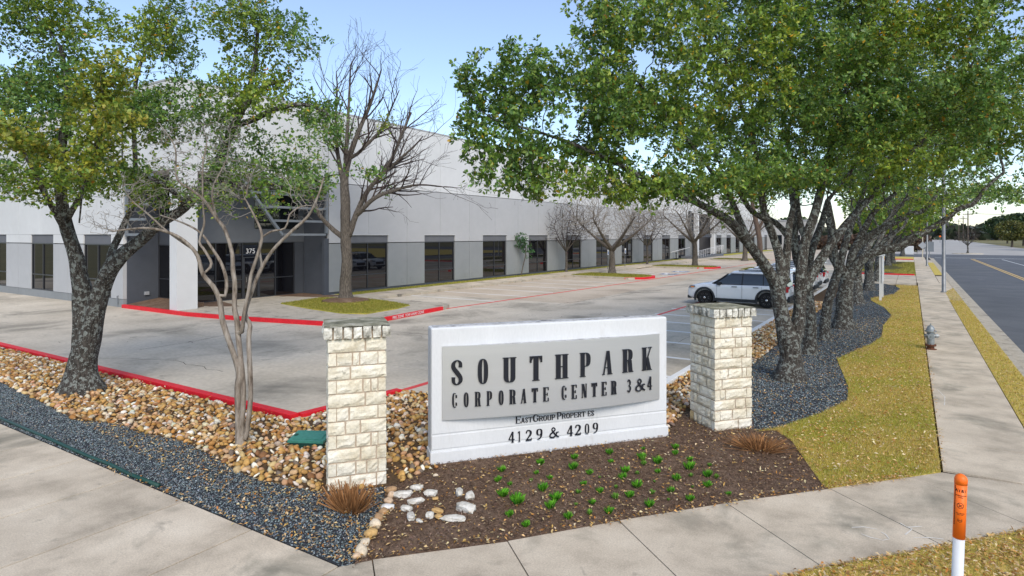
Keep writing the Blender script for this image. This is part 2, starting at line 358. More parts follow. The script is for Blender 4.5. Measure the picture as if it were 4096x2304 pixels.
line_strip('red_line', (-17.9,45.9), (-17.2,64.6), .22, M['red_line'], .005, marks)
line_strip('red_line', (-17.2,64.6), (-16.6,110), .15, M['red_line'], .005, marks)
for y in (15.0,17.4,19.85,22.2,24.45,26.7,29.0): band('stall_line', -9.95, y-.09, -5.05, y+.09, M['white_line'], .0045, marks)
for k in range(9): band('stall_line', -9.8, 31.0+2.7*k-.27, -5.05, 31.0+2.7*k-.13, M['white_line'], .0045, marks)
for k, y in enumerate((27.05,30.1,33.1,36.1,39.2,42.3)):
    band('stall_line', -25.25, y-.07, -19.2+.03*(y-27), y+.07, M['white_line'], .0045, marks)
for y in (50.9,52.6,56.6,59.6,62.2): band('stall_line', -25.0, y-.09, -17.8, y+.09, M['white_line'], .0045, marks)
for y in (68.5,71.5,74.5,77.5,80.5,83.5,86.5): band('stall_line', -24.6, y-.10, -17.3, y+.10, M['white_line'], .0045, marks)
for k in range(5): line_strip('hatch_line', (-24.6+1.4*k,52.8), (-23.9+1.4*k,56.4), .16, M['white_line'], .0045, marks)
for (x,y) in ((-18.9,54.5),(-19.2,58.6)):
    band('blue_square', x-.75,y-.75,x+.75,y+.75, M['blue_line'], .0045, marks)
    mb = MB(); mb.tube([(x-.2+.32*math.cos(a),y+.32*math.sin(a),.009) for a in np.linspace(.6,5.2,14)], .04, 4); mb.tube([(x+.45,y,.009),(x+.05,y,.009),(x-.1,y+.3,.009),(x-.42,y+.3,.009)], .045, 4); mb.lathe([(.08,0),(.08,.008)], (x+.55,y,.006), 10)
    mb.build('wheelchair_symbol', M['white_line'], marks)

def jag(name, pts, w, m, z, parent, amp=.05, st=.35, rs=1):
    rr5 = random.Random(rs); out = []
    for (x0,y0),(x1,y1) in zip(pts[:-1], pts[1:]):
        n_ = max(2, int(math.hypot(x1-x0,y1-y0)/st))
        for i in range(n_): t = i/n_; out.append((x0+(x1-x0)*t+rr5.uniform(-amp,amp), y0+(y1-y0)*t+rr5.uniform(-amp,amp)))
    out.append(pts[-1]); mb = MB(); n_ = len(out); V_ = []
    for i,(x,y) in enumerate(out):
        a, b = out[max(i-1,0)], out[min(i+1,n_-1)]; dx, dy = b[0]-a[0], b[1]-a[1]; l = math.hypot(dx,dy)+1e-9; k = w*rr5.uniform(.4,1)*.5
        V_ += [(x-dy/l*k,y+dx/l*k,z),(x+dy/l*k,y-dx/l*k,z)]
    mb.add(V_, [(2*i,2*i+1,2*i+3,2*i+2) for i in range(n_-1)]).build(name, m, parent)
jag('crack', [G(975,832),G(1030,838),G(1085,842)], .03, M['joint'], .003, lot, .06, rs=2)
jag('crack', [G(350,880),G(470,862),G(590,838),G(740,812)], .028, M['joint'], .003, lot, .03, rs=3)
jag('crack', [G(245,900),G(420,905),G(560,935)], .02, M['joint'], .003, lot, .10, rs=4)
jag('crack', [G(1400,766),G(1580,740),G(1800,712)], .05, M['joint'], .003, lot, .05, rs=5)
jag('crack', [G(1090,790),G(1280,762),G(1400,766)], .03, M['joint'], .003, lot, .05, rs=6)
jag('crack', [G(1690,868),G(1740,846)], .02, M['joint'], .003, lot, .04, rs=7)
# asphalt street, gutter, kerb
sheet('asphalt_street', [(3.0,-40),(15.5,-40),(15.5,152),(3.0,152)], -.15, M['asphalt'])
sheet('cross_street', [(-70,118),(3.0,118),(3.0,142),(-70,142)], -.152, M['asphalt'])
sheet('cross_street_far_side', [(15.5,118),(90,118),(90,152),(15.5,152)], -.152, M['asphalt'])
sheet('pale_far_street', [(1.0,142),(26,142),(30,700),(6,700)], -.146, M['pale_road'])
sheet('far_pavement', [(-70,142),(1.0,142),(1,158),(-70,158)], -.11, M['pale_road'])
ystreet = tag(bpy.data.objects.new('street_markings', None), kind='structure'); COL.objects.link(ystreet)
line_strip('yellow_line', (8.0,-40), (7.9,117), .14, M['yellow_line'], -.142, ystreet)
line_strip('yellow_line', (8.3,-40), (8.2,117), .14, M['yellow_line'], -.142, ystreet)
band('stop_line', 3.3,121,15,121.5, M['white_line'], -.142, ystreet)
band('lane_line', 11.7,60,11.82,117, M['white_line'], -.142, ystreet)
gut = tag(bpy.data.objects.new('street_kerb', None), kind='structure'); COL.objects.link(gut)
yy = -20.0
while yy < 116:
    MB().box(2.42,yy+.01,-.3,2.57,yy+2.99,0.0).box(2.57,yy+.01,-.3,3.02,yy+2.99,-.135).build('kerb_stone', M['curb'], gut); yy += 3
gut2 = sheet('far_kerb', [(15.5,-40),(15.7,-40),(15.7,118),(15.5,118)], 0, M['curb'], th=.3)
sheet('far_verge', [(15.7,-60),(80,-60),(80,118),(15.7,118)], -.02, M['lawn_base'], th=.3)

# sidewalks: individual slabs with recessed joints
MB().prism([(-40,1.0),(-5.15,1.0),(2.3,7.9),(2.3,118),(.42,118),(.42,11.1),(-1,9.45),(-5.1,4.6),(-40,4.45)], -.12, -.012).build('sidewalk_bed', M['joint'])['kind'] = 'structure'
walk = tag(bpy.data.objects.new('sidewalk', None), kind='structure'); COL.objects.link(walk)
def slab(poly, z=.02, m='walk'):
    cx = sum(p[0] for p in poly)/len(poly); cy = sum(p[1] for p in poly)/len(poly); q = []
    for x, y in poly:
        q.append((x-math.copysign(.011,x-cx), y-math.copysign(.009,y-cy)))
    MB().prism(q, -.1, z).build('sidewalk_slab', M[m], walk, bevel=.004)
g = -5.32
xj = [-5.25,-6.8,-8.3,-9.76]; xj += [xj[-1]-1.5*k for k in range(1,16)]
for a, b in zip(xj[:-1], xj[1:]): slab([(b,1.0),(a,1.0),(a,4.5),(b,4.5)])
dw = np.array((.627,.779)); nw = np.array((.779,-.627)); o0 = np.array(G(935,1412))
edge = [o0, np.array(G(1275,1365)), np.array(G(1555,1313)), np.array(G(1825,1268)), np.array(G(2085,1232)), np.array(G(2290,1202))]
slab([(-5.25,1.6),(-5.25,4.5),tuple(o0),tuple(o0+nw*1.65),(-3.9,2.2)])
for a, b in zip(edge[:-1], edge[1:]): slab([tuple(a), tuple(a+nw*1.65), tuple(b+nw*1.65), tuple(b)])
e5 = edge[-1]
slab([tuple(e5),tuple(e5+nw*1.65),(1.78,9.9),(1.78,11.2),(.38,11.1)])
ys2 = [11.22+1.55*k for k in range(29)]
for i, (a, b) in enumerate(zip(ys2[:-1], ys2[1:])):
    x1 = 1.78 if b < 41 else 2.4
    slab([(.4,a),(x1,a),(x1,b),(.4,b)])
yb = ys2[-1]
while yb < 116:
    slab([(.35,yb),(1.78,yb),(1.78,yb+1.9),(.35,yb+1.9)]); yb += 1.9
for (y0,y1) in ((52.2,63.9),(95,104)):                          # driveways from the street into the car park
    for k in range(4): slab([(-4.86+k*1.3,y0),(-3.56+k*1.3,y0),(-3.56+k*1.3,y1),(-4.86+k*1.3,y1)], .012)
    slab([(1.8,y0-2.5),(2.41,y0-2.5),(2.41,y1+.3),(1.8,y1+.3)], .0)

M['chalk'] = mat('chalk', [(.62,.59,.53),(.72,.69,.62)], 8, .95)
ZR6 = lambda X, Y: G((3100+X/1.8023)*.62891, (1500+Y/1.8023)*.62891)
for k, L_ in enumerate(([(550,1112),(640,1108),(738,1126)],[(625,1160),(690,1185),(780,1206),(822,1195),(800,1165),(765,1145)],[(900,1080),(985,1125),(940,1165)],[(1000,1190),(1100,1185),(1215,1198)],[(960,1110),(1060,1105)],[(1170,112),(1225,165),(1222,225)])):
    jag('chalk_mark', [ZR6(*p) for p in L_], .022, M['chalk'], .024, walk, .006, .06, rs=k)
# ------------------------------------------------------------------ planting beds
Gp = lambda L: [G(*p) for p in L]
gc = Gp([(189,1059),(286.8,1066.8),(373,1094),(463,1112),(530,1147),(600.6,1188.5),(659.5,1212),(777,1235.5),(822,1241.4)])
gc = [(-40,6.0),(-20,5.85),(-16.5,5.6)] + gc
stone_line = Gp([(971,1226),(966,1262),(975,1280),(958,1296),(945,1320),(928,1350),(912,1382),(896,1412)])
rock_poly = gc + [G(980,1222), G(1000,1222), G(1040,1200), G(1102,1181), (-6.3,7.4), (-3.75,10.6), (-3.9,12.2), (-3.72,14), (-3.72,51.5), (-4.86,51.5), (-4.90,14.0), (-8.4,10.9), (-9.82,10.3), (-10.12,7.56), (-40,7.52)]
grav_poly = [(-40,4.52),(-5.15,4.52)] + stone_line[::-1] + [G(971,1226)] + gc[::-1]
wave = [(1898,1087),(1962,1078),(2060,1044),(2132,1010),(2134,975),(2115,930),(2105,905),(2150,884),(2190,868),(2218,848),(2222,820),(2243,795),(2225,775),(2191,757),(2190,751),(2248,741),(2252,732),(2227,725),(2263,711),(2240,703),(2230,700)]
wave = Gp(wave[:16])+[(-.6,47.5),(-.9,49.5)]
mulch_poly = [(-5.1,4.55), tuple(edge[0]), tuple(edge[1]), tuple(edge[2]), tuple(edge[3]), tuple(edge[4])] + Gp([(2072,1226),(2040,1182),(1992,1112),(1950,1084),(1898,1087)]) + [(-2.6,12.3),(-3.9,12.2),(-3.72,10.5),(-6.4,7.2),G(1102,1181),G(1040,1200)] + stone_line
bg2 = [(-3.72,12.0),(-2.5,11.75)] + wave + [(-1.6,51.8),(-3.72,51.8)]
lawn = Gp([(1898,1087),(1950,1084),(1992,1112),(2040,1182),(2072,1226)]) + [tuple(edge[4]), tuple(edge[5]), (.38,11.1), (.38,50.9), (-.9,50.9)] + wave[::-1][:-1]
sheet('rock_bed_ground', rock_poly, .014, M['rock_base'])
sheet('gravel_bed_ground', grav_poly, .008, M['gravel_base'])
sheet('mulch_bed', mulch_poly, .012, M['soil'])
sheet('tree_bed_ground', bg2, .010, M['gravel_base'])
sheet('lawn', lawn, .02, M['lawn_base'])
sheet('street_verge', [(1.79,11.4),(2.41,12.0),(2.41,50),(1.79,46)], .015, M['lawn_base'])
sheet('street_verge', [(1.79,66),(2.41,66),(2.41,95),(1.79,95)], .015, M['lawn_base'])
sheet('corner_verge', [tuple(edge[0]+nw*1.67)]+[tuple(e+nw*1.67) for e in edge[1:]]+[(1.79,9.85),(1.79,11.3),(2.41,11.9),(2.41,-3),(-2,-3)], .012, M['lawn_base'])
sheet('bed_beyond_driveway', [(-4.86,64.2),(-.9,64.2),(-1.6,68),(-4.86,69.5)], .06, M['soil'])
sheet('lawn_beyond_driveway', [(-.9,64.2),(.34,64.2),(.34,94.8),(-4.86,94.8),(-4.86,69.5),(-1.6,68)], .05, M['lawn_green'])
sheet('gravel_beyond_driveway', [(-4.8,72),(-1.6,73),(-.6,77),(-2.2,84),(-1.2,88),(-.6,93),(-4.8,93)], .062, M['gravel_base'])
sheet('lawn_at_crossing', [(-4.86,104.3),(.34,104.3),(.34,117),(-4.86,117)], .05, M['lawn_base'])

def hh(x, y):   # gentle relief of the mulch
    return .02+.018*np.sin(x*1.7+1)*np.cos(y*1.3)
# river rock
def dep(P): return -sH*P[:,0]+cH*P[:,1]
RC = [(.48,.28,.09),(.38,.19,.055),(.56,.39,.20),(.62,.52,.37),(.72,.67,.57),(.29,.15,.06),(.53,.32,.18),(.16,.12,.09)]
RW = [22,14,18,14,8,10,9,3]
sh_pts = sample(rock_poly, 20000, [[(-6.99,5.6),(-6.3,6.5),(-6.9,7.1),(-7.6,6.2)]])
sh_pts = sh_pts[~((sh_pts[:,0] < -10.1) & (sh_pts[:,1] > 7.50)) & (sh_pts[:,1] < 36) & (sh_pts[:,0] > -25)]
# thin out by a spacing grid so that stones sit side by side
def thin(P, s):
    key = {}; out = []
    for i, (x, y) in enumerate(P):
        k = (int(x//s), int(y//s))
        ok = True
        for dx in (-1,0,1):
            for dy in (-1,0,1):
                for j in key.get((k[0]+dx,k[1]+dy), ()):
                    if (P[j][0]-x)**2+(P[j][1]-y)**2 < s*s: ok = False; break
                if not ok: break
            if not ok: break
        if ok: key.setdefault(k, []).append(i); out.append(i)
    return P[out]
T = thin(sh_pts, .064)
T = T[np.argsort(dep(T))]
bed = tag(bpy.data.objects.new('river_rock_bed', None), kind='structure'); COL.objects.link(bed)
protos = []
for k in range(18):
    o = pebbles('river_rock', np.zeros((1,2)), 0, (.052,.062), (.38,.7), pal(1, RC, RW), M['rock'], None, 0, 'round'); protos.append(o.data); bpy.data.objects.remove(o)
for i in range(300):
    o = bpy.data.objects.new('river_rock', protos[i % 18]); COL.objects.link(o); o.parent = bed
    s = random.uniform(.75,1.35); o.location = (T[i,0],T[i,1],.03+random.random()*.02); o.rotation_euler = (random.uniform(-.3,.3),random.uniform(-.3,.3),random.random()*6.28); o.scale = (s,s,s)
rest = T[300:]
pebbles('river_rocks', rest, .03, (.04,.078), (.38,.7), pal(len(rest), RC, RW), M['rock'], bed, .02, 'round')['kind'] = 'stuff'
low = sample(rock_poly, 9000); low = low[(low[:,1] < 36) & (low[:,0] > -25)]
pebbles('small_river_rocks', low, .015, (.022,.042), (.5,.8), pal(len(low), RC, RW), M['rock'], bed, .02)['kind'] = 'stuff'
# slate gravel
GC = [(.135,.17,.18),(.21,.255,.27),(.085,.105,.11),(.31,.36,.37),(.19,.175,.165),(.46,.37,.26)]
GW = [30,28,20,10,10,2]
gp = sample(grav_poly, 70000); gp = gp[gp[:,0] > -22][:44000]
tag(pebbles('slate_gravel', gp, .008, (.010,.020), (.45,.8), pal(len(gp), GC, GW, .2), M['grey_pebble'], None, .014), kind='stuff')
gq = sample(bg2, 90000); d_ = dep(gq); keep = rng.random(len(gq)) < np.clip((13/d_)**1.6*1.5, .06, 1); gq = gq[keep][:32000]
sc_ = np.clip(dep(gq)/14, 1, 3)
tag(pebbles('slate_gravel', gq, .008, (.013,.026), (.45,.8), pal(len(gq), GC, GW, .2), M['grey_pebble'], None, .014), kind='stuff')
# mulch shreds
mp = sample(mulch_poly, 30000)
tag(shreds('mulch_chips', mp, .012, (.02,.06), (.005,.014), pal(len(mp), [(.13,.078,.05),(.20,.13,.088),(.07,.043,.03),(.30,.21,.15)], [4,3,3,1], .2), M['tint'], None, .028))
# fallen leaves
LC = [(.56,.34,.11),(.66,.46,.21),(.46,.21,.05),(.70,.56,.34),(.32,.17,.06)]; LW = [4,4,2,3,2]
def leaves_on(name, poly, n, z=.03, size=(.03,.07), mat_='litter'):
    P = sample(poly, n); return shreds(name, P, z, size, (size[0]*.45,size[1]*.4), pal(len(P), LC, LW, .15), M[mat_], None, .02, .6)
leaves_on('fallen_leaves', mulch_poly, 1500)
leaves_on('fallen_leaves', [p for p in grav_poly if p[0] > -20] , 1300, .025)
leaves_on('fallen_leaves', [(-3.7,12),(-2.5,11.7)]+wave[:12]+[(-3.7,26)], 2600, .025)
leaves_on('fallen_leaves', [(-3.7,26),(-1,26),(-1,50),(-3.7,50)], 1500, .025)
leaves_on('fallen_leaves', lawn, 9000, .055, (.035,.075))
leaves_on('fallen_leaves', rock_poly[:12]+[(-10.2,7.6),(-40,7.6)], 900, .07)
cv = [tuple(e+nw*1.67) for e in edge[:]]+[(1.79,9.85),(2.4,11),(2.4,4),(-1,3)]
cvr = [c for c in cv]
leaves_on('fallen_leaves', cvr, 11000, .02, (.035,.075)); leaves_on('fallen_leaves', cvr, 7000, .045, (.035,.075))
leaves_on('fallen_leaves', [(1.8,12),(2.4,12),(2.4,50),(1.8,46)], 2500, .02)
# leaf drift along edges
for a, b, n in ((tuple(edge[0]),tuple(edge[4]),260),(tuple(edge[4]),tuple(edge[5]),200),((.40,11.1),(.40,30),420),(stone_line[-1],stone_line[2],240),((-5.15,4.55),(-11,4.5),160),((-25.3,24.5),(-25.3,46),350)):
    t = rng.random(n)[:,None]; P = np.array(a)*(1-t)+np.array(b)*t+rng.normal(0,.045,(n,2))
    shreds('leaf_drift', P, .03 if a[0] > -20 else .01, (.03,.065), (.014,.028), pal(n, LC, LW, .15), M['litter'], None, .03, .6)
# twigs and grit on the lot
P = sample([(-26,8),(-6,15),(-10,28),(-19,20)], 170)
shreds('twig_litter', P, .002, (.04,.22), (.006,.02), pal(len(P), [(.05,.04,.03),(.12,.09,.06)], [1,1]), M['tint'], None, .01, .3)
# grass
SG = [(.62,.48,.12),(.52,.42,.09),(.68,.53,.21),(.34,.34,.07),(.74,.61,.33)]; SGW = [5,5,3,3,2]
lp = sample(lawn, 320000); d_ = dep(lp); kp = rng.random(len(lp)) < np.clip((11.5/d_)**1.7, .05, 1); lp = lp[kp]
cc = pal(len(lp), SG, SGW, .15); q3 = np.c_[lp, lp[:,0]*.5]; gn = rng.random(len(lp)) < np.clip(.28+1.3*(vnoise(q3,1.7,2)+.5*vnoise(q3,5,1)), 0, .9); cc[gn] = cc[gn]*np.array((.80,.95,.65))
tag(blades('lawn_grass', lp, .02, (.025,.06), (.0025,.005), cc, M['blade'], None, .9), kind='stuff')
P = sample(cvr, 26000); tag(blades('lawn_grass', P, .02, (.03,.06), (.0025,.005), pal(len(P), SG, SGW), M['blade'], None, 1), kind='stuff')
P = sample([(1.8,12),(2.4,12),(2.4,50),(1.8,46)], 16000); tag(blades('lawn_grass', P, .015, (.03,.06), (.004,.008), pal(len(P), SG, SGW), M['blade'], None, 1), kind='stuff')
P = sample([(-.9,64.2),(.34,64.2),(.34,94),(-4.8,94),(-4.8,70)], 14000); tag(blades('lawn_grass', P, .05, (.04,.08), (.012,.02), pal(len(P), [(.17,.18,.035),(.30,.25,.07)], [1,1]), M['blade'], None, 1), kind='stuff')

# bed edging strips
eg = MB(); eg.tube([(x,y,.015) for x,y in wave], .011, 5); eg.build('bed_edging', M['edging'])
tag(bpy.data.objects['bed_edging'], 'thin black edging strip curving between dark gravel and lawn', 'edging')
hs = G(189,1163), G(240,1186), G(300,1211), G(370,1239)
gh = MB(); pts = [(-16,4.62,.03),(-13,4.60,.035)]+[(x, 4.56+.02*math.sin(i*2), .04) for i, (x, y) in enumerate(hs)]; gh.tube(pts, .028, 8)
tag(gh.build('edging_tube', M['green_dk'], smooth=True), 'dark green tube lying along the left sidewalk edge beside gravel', 'garden edging')

# border stones between gravel and mulch, and the loose white chunks
def rockmesh(name, loc, size, rz, m, label, cat, group, seed, squar=.45, tilt=0):
    bm = bmesh.new(); bmesh.ops.create_icosphere(bm, subdivisions=2, radius=1)
    rr = random.Random(seed)
    ph = [rr.uniform(0,6) for _ in range(6)]
    for v in bm.verts:
        c = v.co; m_ = max(abs(c.x),abs(c.y),abs(c.z)); c2 = c*(1-squar)+c/m_*squar*.85
        k = 1+.10*math.sin(3*c.x+ph[0])*math.sin(4*c.y+ph[1])+.07*math.sin(6*c.z+ph[2]+3*c.x)+rr.uniform(-.05,.05)*(2.2 if squar > .5 else 1)
        v.co = Vector((c2.x*size[0], c2.y*size[1], c2.z*size[2]))*k*.5
    me = bpy.data.meshes.new(name); bm.to_mesh(me); bm.free(); me.materials.append(m)
    if squar < .5: me.shade_smooth()
    o = bpy.data.objects.new(name, me); COL.objects.link(o); o.location = loc; o.rotation_euler = (tilt, rr.uniform(-.1,.1), rz)
    return tag(o, label, cat, group)
def tcol(name, c): return mat(name, [tuple(k*.7 for k in c), c, tuple(min(1,k*1.15) for k in c)], 9, .8, .5, 30, fine=(30,.12), bdist=.006)
ST = {'ochre':tcol('stone_ochre',(.52,.33,.13)), 'pink':tcol('stone_pink',(.62,.45,.30)), 'brown':tcol('stone_brown',(.40,.25,.13)), 'cream':tcol('stone_cream',(.66,.55,.40)), 'white':tcol('stone_white',(.70,.69,.66))}
Z2 = lambda X, Y: ((1200+X/1.603)*.62891, (1400+Y/1.603)*.62891)
for i, (X,Y,w,h_,c,lab) in enumerate([(585,905,.17,.10,'brown','uppermost brown border stone beside the river rock'),(583,940,.14,.11,'pink','pinkish border stone second from the top of the line'),(567,976,.16,.08,'pink','flat tan border stone just above the white one'),(560,1018,.19,.09,'white','single white flat stone in the border line'),(532,1050,.15,.11,'brown','upper of two round brown border stones'),(503,1086,.17,.12,'brown','lower and larger round brown border stone'),(482,1128,.16,.14,'cream','pale tan upright border stone below the brown pair'),(455,1188,.18,.12,'ochre','ochre angular border stone with leaves beside it'),(415,1248,.16,.10,'cream','small tan border stone above the last large one'),(393,1305,.18,.16,'cream','large tan stone at the sidewalk end of the border'),(362,1335,.10,.07,'pink','small tan stone at the tip of the gravel by the sidewalk')]):
    x, y = G(*Z2(X,Y+12)); rockmesh('border_stone', (x,y,.045), (w,w*.7,h_*.95), 1.1+i*.9, ST[c], lab, 'stone', 'stones edging the mulch bed', 40+i, .2)
for i, (X,Y,sz,rz,c,lab) in enumerate([(660,935,(.34,.16,.13),.9,'chunk','long white stone block nearest the river rock'),(745,890,(.24,.13,.10),.5,'chunk','white stone lying just behind the leftmost long block'),(835,928,(.26,.14,.12),.35,'chunk','white angular stone alone at the back of the ring'),(742,978,(.30,.12,.10),.9,'chunk','narrow white stone pointing toward the middle of the ring'),(683,1026,(.22,.14,.10),.2,'chunk','small flat white stone at the left of the ring'),(710,1078,(.22,.13,.09),-.7,'chunk','white stone with a dark hole at the front left of the ring'),(765,1106,(.16,.06,.05),-.2,'chunk','thin white sliver of stone at the front of the ring'),(1022,925,(.26,.13,.15),-.8,'chunk','tall split white stone at the back right of the ring'),(1090,945,(.20,.17,.15),-.9,'chunk','squat white stone touching the split one'),(1063,1022,(.40,.19,.17),.05,'chunk','largest rectangular white block on the right of the ring'),(985,1090,(.40,.13,.10),.5,'chunk','long white stone lying lowest on the right'),(885,1040,(.22,.12,.07),0,'ochre','orange brown flat stone inside the ring'),(833,1072,(.14,.11,.12),.3,'chunk','small upright white stone beside the orange one'),(890,1080,(.13,.09,.07),.3,'ochre','small brown stone in front of the orange one'),(868,962,(.11,.08,.05),.6,'ochre','little brown stone in the middle of the ring'),(870,810,(.10,.07,.05),.6,'cream','little tan stone off the corner of the white sign')]):
    x, y = G(*Z2(X,Y+14)); rockmesh('loose_stone', (x,y,.05), tuple(k*.82 for k in sz), rz, M['chunk'] if c == 'chunk' else ST[c], lab, 'stone', 'loose white stones in the mulch', 80+i, .55)

# small plants in the mulch
def tuft_mesh(kind, seed):
    r = np.random.default_rng(seed); n = 130 if kind == 'tuft' else 70
    a = r.random(n)*6.283; rad = r.random(n)**.6; V = []; C = []
    for i in range(n):
        if kind == 'tuft':
            bx, by = .030*rad[i]*math.cos(a[i]), .030*rad[i]*math.sin(a[i]); h_ = r.uniform(.05,.10); ox, oy = bx*2.9, by*2.9; w = .0045
            col = np.array((.16,.44,.03) if i % 3 else (.05,.22,.02))*r.uniform(.7,1.35)
        else:
            bx, by = .015*rad[i]*math.cos(a[i]), .015*rad[i]*math.sin(a[i]); h_ = r.uniform(.02,.07); ox, oy = .06*rad[i]*math.cos(a[i]), .06*rad[i]*math.sin(a[i]); w = .009
            col = np.array((.17,.36,.05))*r.uniform(.7,1.3)
        px, py = -math.sin(a[i])*w, math.cos(a[i])*w
        V += [(bx-px,by-py,0),(bx+px,by+py,0),((bx+ox)/2+px,(by+oy)/2+py,h_*.7),(ox,oy,h_)]; C += [col*.7,col*.7,col,col*1.1]
    Fa = np.concatenate([np.array([(0,1,2),(0,2,3)])+4*i for i in range(n)])
    o = np_mesh('tuft', np.array(V), Fa, M['blade'], None, np.array(C)); me = o.data; bpy.data.objects.remove(o); return me
TM = {'tuft':[tuft_mesh('tuft',i) for i in range(4)], 'sprout':[tuft_mesh('sprout',9+i) for i in range(3)]}
Z5 = lambda X, Y: ((2100+X/2.1467)*.62891, (1700+Y/2.1467)*.62891)
tf = [(130,330,1),(95,410,1),(212,455,1.1),(150,555,1),(262,635,1.15),(215,705,1.2),(370,795,1.2),(10,850,1.1),(425,280,1),(413,370,1.25),(552,412,1),(500,510,1.2),(640,575,1.2),(575,670,1.1),(720,750,1.3),(725,240,1),(735,315,.9),(860,395,1.1),(836,455,.9),(960,525,1.2),(895,610,1.1),(1068,695,1.1),(1012,200,.9),(1000,280,1),(1138,320,1),(1137,400,1),(1290,190,.9),(1287,245,.9),(1415,295,.9),(1408,370,1.2),(1300,465,1),(1250,565,1.1),(1418,640,1.1),(1565,435,1.2),(1565,520,.9),(1745,595,1),
      (-75,640,1),(-1290+0,0,0)]
tf = [t for t in tf if t[2] > 0]
ZR2 = [(1292,770,1),(1268,835,1),(1345,862,.9),(1300,930,1.1),(1395,980,1.3),(1340,1060,1.1),(1445,1125,1.1),(1540,725,1)]
sp = [(50,485),(455,585),(435,690),(555,770,1.3),(640,455),(770,630,1.2),(780,540,.6),(962,420),(1018,340,1.1),(1008,305),(1110,490),(1090,590),(1240,383,.5),(1422,440),(1583,350,1.1),(1640,455),(1437,535,.5),(1230,645,.7)]
def plant(kind, x, y, s, lab, k):
    o = bpy.data.objects.new('grass_tuft' if kind == 'tuft' else 'leafy_sprout', TM[kind][k % len(TM[kind])]); COL.objects.link(o)
    s *= (.62,.85,1.0,.75,.92,.7,1.08)[(k*5+int(x*7)) % 7]; o.location = (x,y,.012); o.scale = (s,s,s*(1.15,.9,1.0)[k % 3]); o.rotation_euler = (0,0,k*1.3)
    tag(o, lab, 'plant', 'bright grass tufts planted in the mulch' if kind == 'tuft' else 'pale leafy sprouts in the mulch')
allp = [Z5(a,b+18)+(s,) for a,b,s in tf]+[Z2(a,b+14)+(s,) for a,b,s in ZR2]
for k, (u, v, s) in enumerate(allp):
    x, y = G(u, v); plant('tuft', x, y, s*1.0, 'small bright green grass tuft planted in brown mulch before the white sign', k)
for k, t in enumerate(sp):
    u, v = Z5(t[0], t[1]+10); x, y = G(u, v); plant('sprout', x, y, (t[2] if len(t) > 2 else .9), 'low pale green leafy sprout in brown mulch before the white sign', k)
# dead cut-back clumps
def clump(u, v, w, h_, label, spread):
    x, y = G(u, v); n = 420; V = []; C = []; t = thing('dead_shrub', (x,y,.01), label, 'dead plant', 'cut back brown shrubs')
    for i in range(n):
        a = rng.random()*6.283; rad = rng.random()**.7; bx, by = .35*w*rad*math.cos(a), .35*w*rad*math.sin(a)*.7; l = h_*rng.uniform(.5,1)
        tx, ty = bx+(bx*1.1+rng.normal(0,.05))*spread, by+(by*1.1+rng.normal(0,.05))*spread; px, py = rng.normal(0,.005,2)
        col = np.array((.34,.17,.07))*rng.uniform(.4,1.5)
        V += [(x+bx-px,y+by-py,.01),(x+bx+px,y+by+py,.01),(x+tx+px*.7,y+ty+py*.7,.01+l*(1-.5*rad*spread*.5)),(x+tx-px*.7,y+ty-py*.7,.01+l*(1-.5*rad*spread*.5))]; C += [col]*4
    np_mesh('stalks', np.array(V), np.arange(4*n).reshape(-1,4), M['litter'], t, np.array(C))['kind'] = 'stuff'
clump(880,1283,.62,.36,'brown cut back shrub on dark gravel before the left stone pillar', 1.0)
clump(1908,1132,.72,.24,'flattened brown cut back shrub in mulch below the right stone pillar', 1.3)

# irrigation valve box (half buried, green)
vx, vy = G(782,1120); vt = thing('valve_box', (vx,vy,.0), 'green plastic irrigation valve box half sunk in river rock', 'valve box')
Mv = Matrix.Translation((vx,vy,0)) @ Matrix.Rotation(R(28),4,'Z') @ Matrix.Rotation(R(6),4,'X')
MB().box(-.29,-.19,-.1,.29,.19,.13, Mv).build('body', M['green_dk'], vt, bevel=.02)
MB().box(-.31,-.21,.13,.31,.21,.17, Mv).box(-.25,-.15,.172,.25,.15,.178, Mv).build('lid', M['green_pl'], vt, bevel=.008)
MB().box(-.27,-.03,.178,-.22,.03,.19, Mv).build('latch', M['green_dk'], vt)

# ------------------------------------------------------------------ kerbs of the lot
rk = tag(bpy.data.objects.new('red_kerb', None), kind='structure'); COL.objects.link(rk)
def kerb_run(pts, w, z1, m, parent, name='kerb_stone', z0=-.1, seg=3.0):
    for (x0,y0),(x1,y1) in zip(pts[:-1], pts[1:]):
        L_ = math.hypot(x1-x0,y1-y0); n = max(1, round(L_/seg)); dx, dy = (x1-x0)/n, (y1-y0)/n; l = math.hypot(dx,dy); nx, ny = -dy/l*w/2, dx/l*w/2; g_ = .003/l
        for i in range(n):
            ax, ay = x0+dx*(i+g_), y0+dy*(i+g_); bx, by = x0+dx*(i+1-g_), y0+dy*(i+1-g_)
            MB().prism([(ax+nx,ay+ny),(ax-nx,ay-ny),(bx-nx,by-ny),(bx+nx,by+ny)], z0, z1).build(name, m, parent, bevel=.012 if z1 > .05 else 0)
kerb_run([(-40,7.70),(-10.3,7.74)], .19, .075, M['red_paint'], rk); kerb_run([(-10.27,7.84),(-9.98,10.3)], .19, .07, M['red_paint'], rk)
wk = tag(bpy.data.objects.new('white_kerb', None), kind='structure'); COL.objects.link(wk)
kerb_run([(-5.02,13.2),(-4.9,51.9)], .17, .085, M['white_line'], wk)
